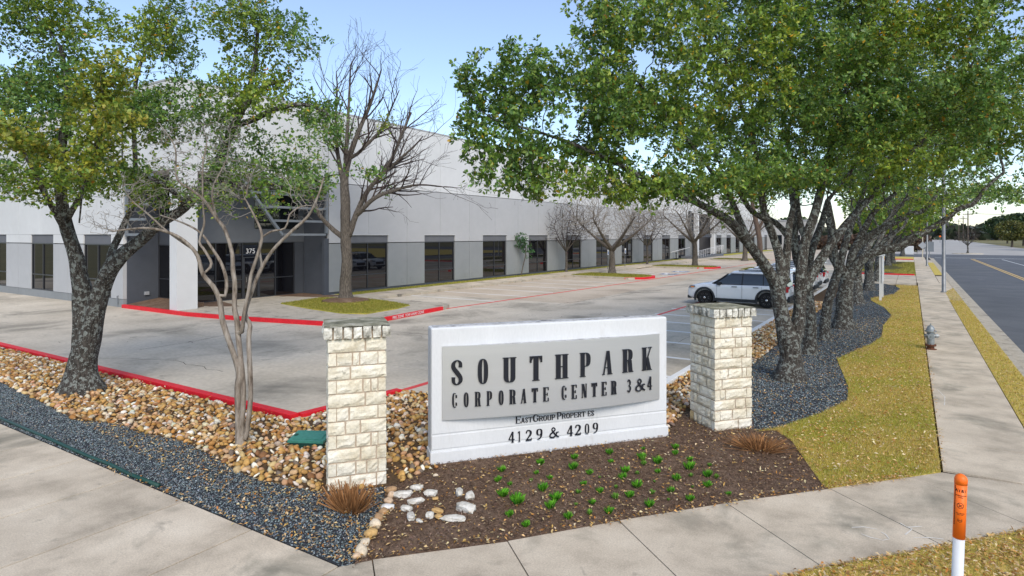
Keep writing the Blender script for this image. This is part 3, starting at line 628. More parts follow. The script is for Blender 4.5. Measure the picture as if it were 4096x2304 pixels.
# raised apron at the entrance, with a red kerb round it
apron = [(-33.0,15.02),(-27.3,15.0),(-24,15.45),(-19.5,16.4),(-18.9,16.9),(-18.75,18.4),(-19.2,22.7),(-19.6,23.5),(-20.4,23.85),(-25.0,24.1),(-25.3,25.2),(-25.4,46),(-25,47.0),(-24.6,60),(-24.2,110),(-24,150),(-28.5,150),(-28.5,23.6),(-30.7,23.6),(-30.7,16.6),(-33.2,16.6)]
MB().prism(apron, -.1, .15).build('building_walk', M['curb'])['kind'] = 'structure'
# walk slabs on top
for k in range(48):
    y0 = 25.3+k*1.6
    xk = -25.5 if y0 < 46 else (-25.0 if y0 < 60 else -24.55)
    MB().box(-27.3,y0+.01,.10,xk+.05,y0+1.59,.162).build('walk_slab', M['walk'], bpy.data.objects['building_walk'])
kerb_run([(-33.1,14.95),(-27.3,14.93),(-24,15.36),(-19.45,16.3)], .17, .165, M['red_paint'], rk, z0=-.1)
kerb_run([(-19.45,16.3),(-18.83,16.85),(-18.68,18.4),(-19.12,22.6)], .17, .165, M['red_paint'], rk, seg=4, z0=-.1)
kerb_run([(-19.12,22.6),(-19.5,23.5),(-20.4,23.93)], .17, .165, M['curb'], rk, seg=4, z0=-.1)
grassA = [(-26.8,19.3),(-23.6,18.6),(-21.2,18.3),(-20.1,18.7),(-20.3,20.8),(-20.8,22.2),(-23.4,23.0),(-26.0,23.3),(-27.4,22.2)]
sheet('island_lawn', grassA, .185, M['lawn_green'], th=.05)
def grass_patch(poly, n, z, hgt=(.03,.07), wid=(.008,.014)):
    P = sample(poly, n); c = pal(n, [(.21,.22,.035),(.30,.28,.05),(.40,.34,.10),(.15,.18,.025)], [4,4,3,2], .15)
    tag(blades('island_grass', P, z, hgt, wid, c, M['blade'], None, 1), kind='stuff')
grass_patch(grassA, 16000, .185)
sheet('grass_strip', [(-28.38,24.0),(-27.32,24.0),(-27.32,86),(-28.38,86)], .17, M['lawn_green'], th=.03)
grass_patch([(-28.38,24.0),(-27.32,24.0),(-27.32,86),(-28.38,86)], 16000, .17)
sheet('grass_strip', [(-28.38,104),(-26.2,104),(-26.0,148),(-28.38,148)], .17, M['lawn_green'], th=.03)
def island(poly, nose, lab, red=True):
    k = MB().prism(poly, -.05, .15).build('kerb_island', M['curb']); k['kind'] = 'structure'
    cx = sum(p[0] for p in poly)/len(poly); cy = sum(p[1] for p in poly)/len(poly)
    q = [(cx+(x-cx)*.93, cy+(y-cy)*.80) for x,y in poly]
    sheet('island_lawn', q, .165, M['lawn_green'], th=.05); grass_patch(q, 6000, .165, (.04,.09), (.012,.02))
    if red:
        t = MB().prism(nose, -.04, .155).build('red_kerb_nose', M['red_paint']); t['kind'] = 'structure'
island([(-25.3,46.1),(-19.4,46.0),(-18.4,46.9),(-18.2,48.6),(-18.8,50.2),(-20,50.6),(-25.2,50.6)], [(-19.7,45.98),(-18.3,46.75),(-18.1,48.6),(-18.6,49.9),(-19.0,49.7),(-18.55,48.6),(-18.7,47.1),(-19.7,46.4)], '')
island([(-24.9,64.6),(-19,64.5),(-17.9,65.4),(-17.6,67),(-18.2,68.3),(-24.8,68.4)], [(-19.3,64.45),(-17.8,65.2),(-17.5,67),(-17.8,68),(-18.2,67.8),(-18.0,67),(-18.2,65.5),(-19.3,64.9)], '')
island([(-24.6,88),(-17.5,88),(-16.5,90),(-17.5,92),(-24.6,92)], [], '', False)
island([(-14.6,62.5),(-11.4,62.5),(-11.2,67.5),(-14.6,67.5)], [], '', False)
kb = tag(bpy.data.objects.new('driveway_kerb', None), kind='structure'); COL.objects.link(kb)
kerb_run([(-4.9,64.05),(.25,64.05)], .16, .13, M['red_paint'], kb); kerb_run([(-4.9,104.2),(.25,104.2)], .16, .13, M['red_paint'], kb)
def flat_text(txt, p, q, size, parent, m, tilt, name='lettering'):
    c = bpy.data.curves.new(name, 'FONT'); c.body = txt; c.size = size; c.extrude = .002; c.align_x = 'LEFT'
    o = bpy.data.objects.new(name, c); COL.objects.link(o); c.materials.append(m)
    bpy.context.view_layer.update(); me = bpy.data.meshes.new_from_object(o.evaluated_get(bpy.context.evaluated_depsgraph_get())); bpy.data.objects.remove(o)
    me.materials.clear(); me.materials.append(m); o = bpy.data.objects.new(name, me); COL.objects.link(o)
    a = math.atan2(q[1]-p[1], q[0]-p[0]); o.matrix_world = Matrix.Translation(p) @ Matrix.Rotation(a,4,'Z') @ Matrix.Rotation(tilt,4,'X')
    o.parent = parent; return o
# stencils on the vertical kerb faces
flat_text('FIRE ZONE  TOW AWAY ZONE', (-18.56,18.75,.045), (-18.99,22.2,.045), .17, rk, M['white_paint'], R(90)).scale = (.95,1,1)
flat_text('FIRE ZONE  TOW AWAY ZONE', (-26.3,15.0,.045), (-23.9,15.32,.045), .15, rk, M['white_paint'], R(90))
mulchE = [(-32.9,15.06),(-29.1,15.06),(-29.1,16.5),(-32.9,16.5)]
b_ = MB(); b_.add([(-33.0,15.04,.16),(-28.9,15.04,.16),(-28.9,16.6,.36),(-33.0,16.6,.36),(-33.0,15.04,0),(-28.9,15.04,0),(-28.9,16.6,0),(-33,16.6,0)],[(0,1,2,3),(4,5,1,0),(5,6,2,1),(6,7,3,2),(7,4,0,3)]); b_.build('entrance_mulch', M['soil'])['kind'] = 'structure'
sheet('entrance_bed', [(-30.6,21.6),(-30.6,23.55),(-28.4,23.55),(-27.2,24.0),(-27.6,22.6)], .165, M['soil'], th=.03)
sheet('entrance_bed', [(-30.5,16.7),(-28.6,16.8),(-27.6,17.6),(-30.5,18.4)], .162, M['soil'], th=.03)

# ------------------------------------------------------------------ the building
BL = thing('office_warehouse', (-29,15,0), 'long grey and white concrete office warehouse with dark tinted windows', 'building')
XF = -28.4
def bx(name, m, *a, bevel=0): return MB().box(*a).build(name, M[m], BL, bevel=bevel)
bx('wall_core', 'core', -85,23.85,-.2, XF-.22,90.3,10.55); bx('wall_core', 'core', -85,104.1,-.2,XF-.22,150,10.55)
bx('wall_core', 'core', -85,90.3,-.2, XF-2.6,104.1,10.55)
bx('wall_core', 'core', -85,16.95,-.2, -30.85,23.85,10.55); bx('wall_core', 'core', -85,15.12,-.2, -33.3,16.94,10.55)
bx('roof', 'roof', -85.1,15.0,10.55, XF-.25,150,10.6)
bx('parapet_cap', 'wall_mid', XF-.34,23.6,10.72, XF+.03,150.02,10.80)
bx('upper_wall', 'wall_top', -30.84,14.95,6.62, XF-.0,23.58,10.72); bx('parapet_cap', 'wall_mid', -33.3,14.92,10.72, XF+.03,23.59,10.80)
bx('upper_wall', 'wall_top', -33.28,14.95,6.62, -30.845,16.6,10.72)
WIN0, PER, WW = 25.0, 6.74, 3.3
def window(y0, y1, z0=.28, z1=3.13, door=False, x=XF-.12):
    f = MB(); t = .055; dx0, dx1 = x-.05, x+.03
    f.box(dx0,y0,z0,dx1,y0+t,z1).box(dx0,y1-t,z0,dx1,y1,z1).box(dx0,y0+t,z1-t,dx1,y1-t,z1).box(dx0,y0+t,z0,dx1,y1-t,z0+t)
    ym = (y0+y1)/2; zt = 1.17
    f.box(dx0,ym-.03,z0+t,dx1,ym+.03,z1-t).box(dx0,y0+t,zt-.03,dx1,ym-.03,zt+.03).box(dx0,ym+.03,zt-.03,dx1,y1-t,zt+.03)
    w = f.build('window', M['frame_dark'], BL)
    for a, b in ((y0+t,ym-.03),(ym+.03,y1-t)):
        for c_, d_ in ((z0+t,zt-.03),(zt+.03,z1-t)):
            MB().box(x-.02,a+.002,c_+.002,x-.012,b-.002,d_-.002).build('pane', M['glass'], w)
    return w
def facade(ya, yb, k0, k1):
    for k in range(k0, k1):
        y0 = WIN0+PER*k; y1 = y0+WW; ym = (y0+y1)/2; yn = y0+PER; pj = (y1+yn)/2
        if y1 > yb: break
        window(y0+.01, y1-.01)
        bx('window_band', 'wall_band', XF-.2,y0+.004,3.135,XF-.07,y1-.004,3.585)
        bx('window_sill', 'wall_dark', XF-.21,y0+.004,.0,XF-.03,y1-.004,.275)
        bx('drip_edge', 'wall_top', XF-.2,y0-.02,3.59,XF+.025,y1+.02,3.625)
    edges_ = []
    ks = list(range(k0, k1))
    # piers
    for k in range(k0-1, k1):
        a = WIN0+PER*k+WW; b = WIN0+PER*(k+1); a = max(a, ya); b = min(b, yb)
        if b-a < .3: continue
        mid = WIN0+PER*k+WW+(PER-WW)/2
        for (p, q) in (((a, mid-.012),(mid+.012, b)) if a < mid < b else ((a, b),)):
            if q-p < .15: continue
            bx('wall_panel', 'wall_low', XF-.2,p,.30,XF,q,3.09, bevel=0)
            bx('base_strip', 'wall_dark', XF-.21,p,-.05,XF-.02,q,.285)
    # upper panels, joints at window and pier centres
    js = sorted({WIN0+PER*k+WW/2 for k in range(k0-1, k1+1)} | {WIN0+PER*k+WW+(PER-WW)/2 for k in range(k0-1, k1+1)})
    js = [ya]+[j for j in js if ya+.3 < j < yb-.3]+[yb]
    wins = [(WIN0+PER*k, WIN0+PER*k+WW) for k in range(k0, k1)]
    for a, b in zip(js[:-1], js[1:]):
        a += .010; b -= .010
        # mid panel: notch over windows
        ov = [w for w in wins if w[0] < b and w[1] > a]
        poly = [(a,6.60),(b,6.60)]
        if ov:
            w0, w1 = max(a, ov[0][0]), min(b, ov[0][1])
            if w1 >= b-.05: poly += [(b,3.63),(w0,3.63),(w0,3.14),(a,3.14)]
            else: poly += [(b,3.14),(w1,3.14),(w1,3.63),(a,3.63)]
        else: poly += [(b,3.14),(a,3.14)]
        n = len(poly); m = MB(); m.add([(XF-.2,y,z) for y,z in poly]+[(XF,y,z) for y,z in poly],[tuple(range(n)),tuple(range(2*n-1,n-1,-1))]+[(i,n+i,n+(i+1)%n,(i+1)%n) for i in range(n)])
        m.build('wall_panel', M['wall_mid'], BL, fix=True)
        bx('wall_panel', 'wall_top', XF-.2,a,6.64,XF,b,10.715)
        for (yc, on) in ((a+.42, True),(b-.42, True)):
            if not ov or True:
                pass
    for k in range(k0-1, k1):
        mid = WIN0+PER*k+WW+(PER-WW)/2
        if mid < ya+1 or mid > yb-1: continue
        for s in (-.42,.42):
            for zc in ((.62,) if k == 0 else (.62,6.28)):
                c_ = MB(); q = .13; y = mid+s; c_.box(XF+.001,y-q,zc-q*1.15,XF+.004,y+q,zc+q*1.15); c_.build('patch_plate', M['core'], BL)
                MB().box(XF+.003,y-q+.012,zc-q*1.15+.012,XF+.008,y+q-.012,zc+q*1.15-.012).build('patch_plate', M['wall_low' if zc < 3 else 'wall_mid'], BL)
facade(23.62, 90.2, 0, 10)
facade(104.2, 149.9, 12, 19)
bx('scupper', 'white_paint', XF-.02,40.1,9.9,XF+.12,40.75,10.25)
bx('wall_light', 'frame_dark', XF,38.9,7.55,XF+.22,39.2,7.75)
# south face to the left of the corner entrance
YS = 14.95
def swall(x0,x1,z0,z1,m,name='wall_panel',t=.18): return MB().box(x0,YS,z0,x1,YS+t,z1).build(name, M[m], BL)
for k in range(6):
    w1 = -34.35-PER*k; w0 = w1-3.05
    r0 = -33.14 if k == 0 else -34.35-PER*(k-1)-3.05
    for a, b in (((w1, r0),) if k == 0 else ((w1,(w1+r0)/2-.012),((w1+r0)/2+.012,r0))):
        swall(a,b,.42,3.09,'wall_low' if 0 else 'wall_mid'); MB().box(a,YS+.02,-.05,b,YS+.2,.405).build('base_strip', M['wall_low'], BL)
    swall(w0,w1,3.135,3.585,'wall_band','window_band',.12).location.y += .06
    MB().box(w0,YS+.02,-.05,w1,YS+.2,.405).build('base_strip', M['wall_low'], BL)
    for a, b in ((w0-(PER-3.05)/2+.01,(w0+w1)/2-.01),((w0+w1)/2+.01, r0 if k == 0 else (w1+r0)/2-.01)):
        swall(a,b,3.63,6.6,'wall_top'); swall(a,b,6.64,10.715,'wall_top')
    if k == 0: swall(w1+.0,r0,3.14,3.62,'wall_top')
    else: swall(w1,r0,3.14,3.62,'wall_top')
    f = MB(); t = .055; y0, y1 = YS+.05, YS+.13; z0, z1, zt = .41, 3.13, 1.3; xm = (w0+w1)/2
    f.box(w0,y0,z0,w0+t,y1,z1).box(w1-t,y0,z0,w1,y1,z1).box(w0+t,y0,z1-t,w1-t,y1,z1).box(w0+t,y0,z0,w1-t,y1,z0+t).box(xm-.03,y0,z0+t,xm+.03,y1,z1-t).box(w0+t,y0,zt-.03,xm-.03,y1,zt+.03).box(xm+.03,y0,zt-.03,w1-t,y1,zt+.03)
    w = f.build('window', M['frame_dark'], BL)
    for a, b in ((w0+t,xm-.03),(xm+.03,w1-t)):
        for c_, d_ in ((z0+t,zt-.03),(zt+.03,z1-t)): MB().box(a+.002,y0+.05,c_+.002,b-.002,y0+.058,d_-.002).build('pane', M['glass'], w)
# corner entrance: recess walls, storefronts, white corner column
MB().box(-33.3,15.125,-.1,-33.08,16.6,6.6).build('recess_wall', M['wall_dark'], BL)
MB().box(-33.07,16.64,-.1,-30.85,16.9,.33).build('recess_wall', M['wall_dark'], BL); MB().box(-33.07,16.64,3.1,-30.85,16.9,6.6).build('recess_wall', M['wall_dark'], BL)
bx('recess_wall', 'wall_dark', -30.6,23.615,-.1,XF-.205,23.845,3.3); bx('recess_wall','wall_dark', -30.6,23.615,3.3,XF-.205,23.845,6.6)
bx('recess_wall', 'wall_dark', -30.84,22.95,-.1,-30.62,23.61,3.2); bx('header_wall', 'wall_grey', -30.84,16.65,3.2,-30.6,23.61,6.6)
bx('recess_wall', 'wall_dark', XF-.2,23.3,-.1,XF-.001,23.61,3.4)
def storefront(p, q, z0, z1, divs, zt, door=None, name='storefront'):
    """p, q plan points, outward normal to the right of p->q"""
    p, q = Vector((*p,0)), Vector((*q,0)); L_ = (q-p).length; ex = (q-p)/L_; ey = Vector((ex.y,-ex.x,0))
    Mx = Matrix(((ex.x,ey.x,0,p.x),(ex.y,ey.y,0,p.y),(0,0,1,0),(0,0,0,1)))
    f = MB(); t = .05
    f.box(0,-.06,z0,L_,.03,z0+t,Mx).box(0,-.06,z1-t,L_,.03,z1,Mx)
    for d in [0]+divs+[L_-t]: f.box(d,-.06,z0+t,d+t,.03,z1-t,Mx)
    ds = [0]+divs+[L_-t]
    w = None; ps = []
    for i, (a, b) in enumerate(zip(ds[:-1], ds[1:])):
        a += t
        if door is not None and i == door:
            f.box(a,-.058,2.35,b,.03,2.41,Mx); ps += [(a,b,z0+t,2.35),(a,b,2.41,z1-t)]
            f.box(a,-.058,z0+t,a+.09,.028,2.35,Mx).box(b-.09,-.058,z0+t,b,.028,2.35,Mx)
        else:
            f.box(a,-.058,zt-.03,b,.032,zt+.03,Mx); ps += [(a,b,z0+t,zt-.03),(a,b,zt+.03,z1-t)]
    w = f.build(name, M['frame_dark'], BL)
    for a, b, c_, d_ in ps: MB().box(a+.002,-.03,c_+.002,b-.002,-.02,d_-.002,Mx).build('pane', M['glass'], w)
    return w
storefront((-33.07,16.62),(-30.62,16.62), .34,3.1, [1.2], 1.35)
sf = storefront((-30.6,16.66),(-30.6,22.94), .15,3.2, [1.5,3.0,4.0,5.0], 1.2, door=2)
dh = MB().tube([(-30.5,19.82,1.02),(-30.44,19.82,1.05),(-30.44,19.82,1.3),(-30.5,19.82,1.33)], .012, 8).build('door_handle', M['chrome'], sf)
flat_text('375', (-30.545,19.84,2.6), (-30.545,20.8,2.6), .38, BL, M['white_paint'], R(90), 'street_number').location.x -= 0
bpy.data.objects['street_number'].matrix_parent_inverse = Matrix.Translation((29,-15,0))
bx('corner_column', 'wall_top', -28.95,15.02,-.05,-28.35,15.98,10.715)
bx('upper_window', 'carglass', -30.595,20.4,3.95,-30.57,23.2,6.3)
bx('upper_window', 'carglass', -33.0,16.60,3.95,-30.9,16.615,6.3)
# steel sunshade of horizontal tubes
for i, z in enumerate((3.62,4.36,5.08,5.78,6.45)):
    y0 = 20.7-.62*i
    MB().box(XF-.14,y0,z-.06,XF-.02,23.43,z+.06).build('sunshade_rail', M['steel'], BL)
    MB().box(-32.92,15.0,z-.06,-31.6+.35*i,15.1,z+.06).build('sunshade_rail', M['steel'], BL)
MB().box(XF-.16,23.44,3.7,XF-.0,23.575,6.6).build('sunshade_post', M['steel'], BL); MB().box(-33.05,14.98,3.5,-32.93,15.11,6.6).build('sunshade_post', M['steel'], BL)
sb = MB(); sb.tube([(XF-.08,20.6,3.6),(XF-.08,18.2,6.55)], .1, 4); sb.build('sunshade_brace', M['steel'], BL)
# wall fittings
bx('outlet_box', 'sign_back', -32.2,15.1-.0,.25,-32.19,15.11,.26)
MB().box(-33.07,15.9,.55,-33.0,16.12,.72).build('outlet_box', M['sign_back'], BL)
MB().tube([(-33.6,YS-.05,.1),(-33.6,YS-.05,.55),(-33.6,YS,.56)], .03, 8).build('drain_pipe', M['steel'], BL)
# second entrance with white columns, dark beams and a ramp
for y in (92.6,101.8): bx('column', 'wall_top', XF+.1,y,-.05,XF+.75,y+.65,6.9)
bx('entrance_beam', 'wall_dark', XF-.1,90.2,3.25,XF+.3,104.15,3.75); bx('entrance_wall', 'wall_dark', XF-2.5,90.35,-.1,XF-2.3,104.0,7.0)
bx('entrance_wall', 'wall_dark', XF-2.28,90.33,3.8,XF-.3,91.4,7.0); bx('upper_wall', 'wall_top', XF-.25,90.25,7.0,XF,104.15,10.71)
bx('tower_frame', 'frame_dark', XF+.05,103.3,.0,XF+.35,104.1,7.4); bx('tower_frame', 'frame_dark', XF+.05,90.3,3.8,XF+.3,91.0,7.2)
bx('entrance_wall','wall_low', XF-2.25,90.35,-.1,XF-.25,93.2,3.2)
bx('entrance_glass', 'glass', XF-2.28,95,.3,XF-2.24,100.5,3.2)
rt = thing('ramp_railing', (-26.6,97,0), 'white pipe railing round the ramp at the far entrance', 'railing')
rm = MB()
for (xa,ya_,za,xb,yb_,zb) in ((-26.4,86.5,.15,-26.4,93.5,.55),(-26.4,93.5,.55,-26.4,103,.95),(-26.4,103,.95,-27.9,103,.95),(-28.1,82,.4,-28.1,90,.9)):
    for h_ in (.35,.55,.75,.95) if xa != -28.1 else (.85,): rm.tube([(xa,ya_,za+h_),(xb,yb_,zb+h_)], .03 if h_ > .8 else .018, 5)
    n = 6
    for i in range(n+1):
        t = i/n; x, y, z = xa+(xb-xa)*t, ya_+(yb_-ya_)*t, za+(zb-za)*t; rm.tube([(x,y,z-.1),(x,y,z+.95)] if xa != -28.1 else [(x,y,z+.8),(x-.2,y,z+.8)], .025, 5)
rm.build('rails', M['white_paint'], rt)
MB().prism([(-28.3,86.5),(-26.45,86.5),(-26.45,103),(-28.3,103)], 0, .5).build('ramp_wall', M['wall_grey'], rt)
sp_ = thing('standpipe', (-27.9,83.2,.15), 'short black standpipe by the wall left of the far ramp', 'standpipe')
MB().tube([(-27.9,83.2,.15),(-27.9,83.2,1.0)], .07, 8).box(-28.1,83.0,.15,-27.7,83.9,.35).build('pipe', M['plastic'], sp_); MB().lathe([(.11,0),(.13,.1),(.05,.18)], (-27.9,83.2,1.0), 10).build('cap', M['plastic'], sp_)

# accessible-parking signs
for (x,y,lab) in ((-25.9,56.2,'left accessible parking sign on a thin post on the grass'),(-26.4,61.7,'right accessible parking sign on a thin post on the grass')):
    t = thing('parking_sign', (x,y,.15), lab, 'sign', 'accessible parking signs'); MB().box(x-.03,y-.03,.1,x+.03,y+.03,2.1).build('post', M['galv'], t)
    MB().box(x-.02+.05,y-.16,1.6,x+.05,y+.16,2.15).build('panel', M['white_paint'], t); MB().box(x+.051,y-.1,1.66,x+.056,y+.1,1.95).build('symbol', M['blue_line'], t)

# second building, far down the lot
B2 = thing('far_building', (-30,175,0), 'low pale building at the far end beyond the warehouse', 'building')
MB().box(-75,178,-.1,-22,186,7.5).build('wall', M['house'], B2); MB().box(-75.2,177.8,7.5,-21.8,186.2,7.7).build('roof', M['roof'], B2)
for k in range(8): MB().box(-60+k*4.6,177.9,1.0,-57.6+k*4.6,178.02,3.6).build('window', M['carglass'], B2)

# ------------------------------------------------------------------ the monument sign
A = np.array((-6.37,7.27)); dr = np.array((.633,.774)); nm = np.array((.774,-.633))
SG_ = thing('monument_sign', (A[0],A[1],0), 'white painted monument sign with a curved brushed metal name plate', 'sign')
ang = math.atan2(dr[1], dr[0])
MS = Matrix.Translation((A[0],A[1],0)) @ Matrix(((dr[0],nm[0],0,0),(dr[1],nm[1],0,0),(0,0,1,0),(0,0,0,1)))   # s, outward, z
def sg(name, m, boxes, bevel=0, parent=SG_, smooth=False):
    b = MB()
    for q in boxes: b.box(*q, MS)
    return b.build(name, M[m], parent, bevel=bevel, smooth=smooth, fix=True)
SL = 4.22
sg('wall', 'white_sign', [(.0,-.32,-.2,SL,-.012,2.14)], .03)
sg('face_panel', 'white_sign', [(.012,-.05,.475,SL-.012,0,2.12)], .006)
sg('face_panel', 'white_sign', [(.012,-.05,.235,SL-.012,.0,.445)], .006)
sg('base', 'white_sign', [(-.015,-.335,-.2,SL+.015,.022,.195)], .012)
sg('top_weathering', 'dirty_top', [(.05,-.28,2.13,SL-.05,-.06,2.146)])
# curved plate
P0, P1, Z0, Z1 = .172, 4.05, .69, 1.85
bul = lambda s: .025+.15*max(0, 1-((s-(P0+P1)/2)/((P1-P0)/2))**2)
n = 40; vs = []; ssx = np.linspace(P0,P1,n)
for off in (0,-.02):
    for z in (Z0,Z1): vs += [tuple(MS @ Vector((s,bul(s)+off,z))) for s in ssx]
fs = []
for i in range(n-1):
    fs += [(i,i+1,n+i+1,n+i),(2*n+i+1,2*n+i,3*n+i,3*n+i+1),(n+i,n+i+1,3*n+i+1,3*n+i),(i+1,i,2*n+i,2*n+i+1)]
fs += [(0,n,3*n,2*n),(n-1,2*n-1+0,4*n-1,3*n-1)]
pl = MB().add(vs, fs).build('name_plate', M['brushed'], SG_, fix=True)
lipa, lipb = MB(), MB()
for i in range(n-1):   # top and bottom closing plates from wall to the curved face
    a, b = ssx[i], ssx[i+1]
    for lip, z in ((lipa, Z1-.012), (lipb, Z0+.004)):
        lip.add([tuple(MS @ Vector(p)) for p in ((a,.001,z),(b,.001,z),(b,bul(b)-.021,z),(a,bul(a)-.021,z))],[(0,1,2,3)])
lipa.build('plate_edge', M['dirty_top'], SG_); lipb.build('plate_edge', M['dirty_top'], SG_)

# lettering: condensed high-contrast serif capitals
def arc(cx, cy, rx, ry, a0, a1, n=12): return [(cx+rx*math.cos(R(a0+(a1-a0)*i/n)), cy+ry*math.sin(R(a0+(a1-a0)*i/n))) for i in range(n+1)]
def sup(cx, cy, rx, ry, a0=0, a1=360, n=32, e=2.6):
    out = []
    for i in range(n+1):
        a = R(a0+(a1-a0)*i/n); c_, s_ = math.cos(a), math.sin(a)
        out.append((cx+rx*math.copysign(abs(c_)**(2/e), c_), cy+ry*math.copysign(abs(s_)**(2/e), s_)))
    return out
def ring(w, x0=0, y0=0, h_=1, T=.16, t=.035, a0=0, a1=360, n=32):
    o_ = sup(x0+w/2, y0+h_/2, w/2, h_/2, a0, a1, n); i_ = sup(x0+w/2, y0+h_/2, w/2-T, h_/2-t, a0, a1, n)
    return [[o_[k],o_[k+1],i_[k+1],i_[k]] for k in range(n)]
def rect(x0,y0,x1,y1): return [[(x0,y0),(x1,y0),(x1,y1),(x0,y1)]]
def spl(pts, ws, n=6):
    P = [np.array(p) for p in pts]; out = []; wo = []
    for i in range(len(P)-1):
        p0, p1, p2, p3 = P[max(i-1,0)], P[i], P[i+1], P[min(i+2,len(P)-1)]
        for k in range(n):
            t = k/n; out.append(.5*((2*p1)+(-p0+p2)*t+(2*p0-5*p1+4*p2-p3)*t*t+(-p0+3*p1-3*p2+p3)*t**3)); wo.append(ws[i]*(1-t)+ws[i+1]*t)
    out.append(P[-1]); wo.append(ws[-1]); L_, R_ = [], []
    for i, p in enumerate(out):
        d = out[min(i+1,len(out)-1)]-out[max(i-1,0)]; d = d/(np.linalg.norm(d)+1e-9); nn = np.array((-d[1],d[0]))
        L_.append(tuple(p+nn*wo[i]/2)); R_.append(tuple(p-nn*wo[i]/2))
    return [[L_[i],L_[i+1],R_[i+1],R_[i]] for i in range(len(out)-1)]
def glyph(c, w, T, t):
    se = .03; sw = T*.22
    ser = lambda x0, x1, y: rect(x0-sw, y, x1+sw, y+se)
    if c == 'O': return ring(w, T=T, t=t)
    if c == '0': return ring(w, T=T, t=t)
    if c == 'Q': return ring(w, T=T, t=t)
    if c == 'S': return spl([(w*.84,.70),(w*.82,.88),(w*.5,.975),(w*.17,.85),(w*.18,.68),(w*.5,.50),(w*.82,.31),(w*.83,.15),(w*.5,.025),(w*.18,.12),(w*.16,.32)], [T*.9,T*.75,t*1.3,T*.85,T*1.05,T*1.15,T*1.05,T*.85,t*1.3,T*.75,T*.9])
    if c == 'C': return ring(w, T=T*.9, t=t, a0=62, a1=298, n=24)+rect(w-T*.72,.66,w,.86)+rect(w-T*.72,.14,w,.34)
    if c == 'G': return ring(w, T=T, t=t, a0=62, a1=300, n=24)+rect(w-T*.92,.66,w,.86)+rect(w-T,.12,w,.46)+rect(w-T*1.3,.44,w+sw,.47)
    if c == 'U': return rect(0,.2,T,1)+rect(w-T,.2,w,1)+ring(w,0,0,.45,T,t,180,360,16)+ser(0,T,.97)+ser(w-T,w,.97)
    if c == 'T': return rect(w/2-T/2,0,w/2+T/2,.99)+rect(0,.95,w,1)+rect(0,.74,T*.35,.96)+rect(w-T*.35,.74,w,.96)+ser(w/2-T/2,w/2+T/2,0)+[[(T*.35,.95),(T*.35,.82),(T*.7,.95)],[(w-T*.35,.95),(w-T*.7,.95),(w-T*.35,.82)]]
    if c == 'H': return rect(0,0,T,1)+rect(w-T,0,w,1)+rect(T,.48,w-T,.48+t)+ser(0,T,0)+ser(0,T,.97)+ser(w-T,w,0)+ser(w-T,w,.97)
    if c == 'P': return rect(0,0,T,1)+ring(w*1.0,0,.42,.58,T,t,-90,90,16)+ser(0,T,0)+ser(0,T*.5,.97)+rect(T*.8,.42,w/2+.02,.42+t)+rect(T*.8,1-t,w/2+.02,1)
    if c == 'R': return rect(0,0,T,1)+ring(w*1.0,0,.50,.50,T,t,-90,90,16)+ser(0,T,0)+ser(0,T*.5,.97)+rect(T*.8,.50,w/2+.02,.50+t)+rect(T*.8,1-t,w/2+.02,1)+[[(w*.50,.52),(w*.50+T,.52),(w+.0,.03),(w-T,.03)]]+rect(w-T,0,w+sw,.04)
    if c == 'A': return [[(w*.5-t,1),(w*.5+T*.6,1),(w,0),(w-T*1.05,0)],[(w*.5-t,1),(w*.5+t*.6,.94),(t*1.9,0),(0,0)]]+rect(w*.2,.28,w*.8,.28+t)+ser(0,t*1.5,0)+ser(w-T,w,0)
    if c == 'K': return rect(0,0,T,1)+ser(0,T,0)+ser(0,T,.97)+[[(w-t,1),(w,1),(T+t,.36),(T,.42)],[(T*.9,.52),(T*1.6,.62),(w,0),(w-T*1.1,0)]]+ser(w-T,w,0)+ser(w-T*.7,w,.97)
    if c == 'E': return rect(0,0,T,1)+rect(T,.96,w,1)+rect(T,.48,w*.8,.48+t)+rect(T,0,w,.04)+rect(w-T*.35,.78,w,.97)+rect(w-T*.35,.03,w,.24)+rect(w*.8-T*.3,.40,w*.8,.60)+rect(-sw,.97,T,1)+rect(-sw,0,T,.03)
    if c == 'N': return rect(0,0,t*1.3,1)+rect(w-t*1.3,0,w,1)+[[(0,1),(T*1.1,1),(w,0),(w-T*1.1,0)]]+ser(0,t,0)+ser(w-t,w,.97)+ser(0,T*.4,.97)
    if c == '1': return rect(w/2-T/2,0,w/2+T/2,.98)+[[(w/2-T/2,.98),(w*.08,.84),(w*.08,.80),(w/2-T/2,.86)]]+ser(w/2-T/2,w/2+T/2,0)
    if c == '4': return rect(w*.86-T,0,w*.86,1)+rect(0,.24,w*1.04,.24+.07)+[[(w*.86-T*.3,1),(w*.86-T,.97),(-w*.04,.31),(w*.12,.28)]]+ser(w*.86-T,w*.86,0)
    if c == '2': return spl([(w*.12,.72),(w*.22,.92),(w*.52,.965),(w*.80,.82),(w*.76,.58),(w*.46,.33),(w*.12,.06)], [T*.7,t*2,t*2,T*1.05,T,T*.55,t*2])+rect(w*.04,0,w*.96,.13)+rect(w*.9,.08,w*.98,.24)
    if c == '3': return spl([(w*.14,.80),(w*.45,.97),(w*.80,.80),(w*.74,.60),(w*.42,.52)], [T*.6,t*2,T,T*.9,t*1.5])+spl([(w*.42,.53),(w*.80,.42),(w*.84,.22),(w*.45,.03),(w*.12,.18)], [t*1.5,T*.9,T,t*2,T*.7])
    if c == '9': return ring(w,0,.40,.60,T,t)+spl([(w-T/2,.66),(w-T*.62,.36),(w*.60,.12),(w*.18,.015)], [T,T*.9,T*.5,t])
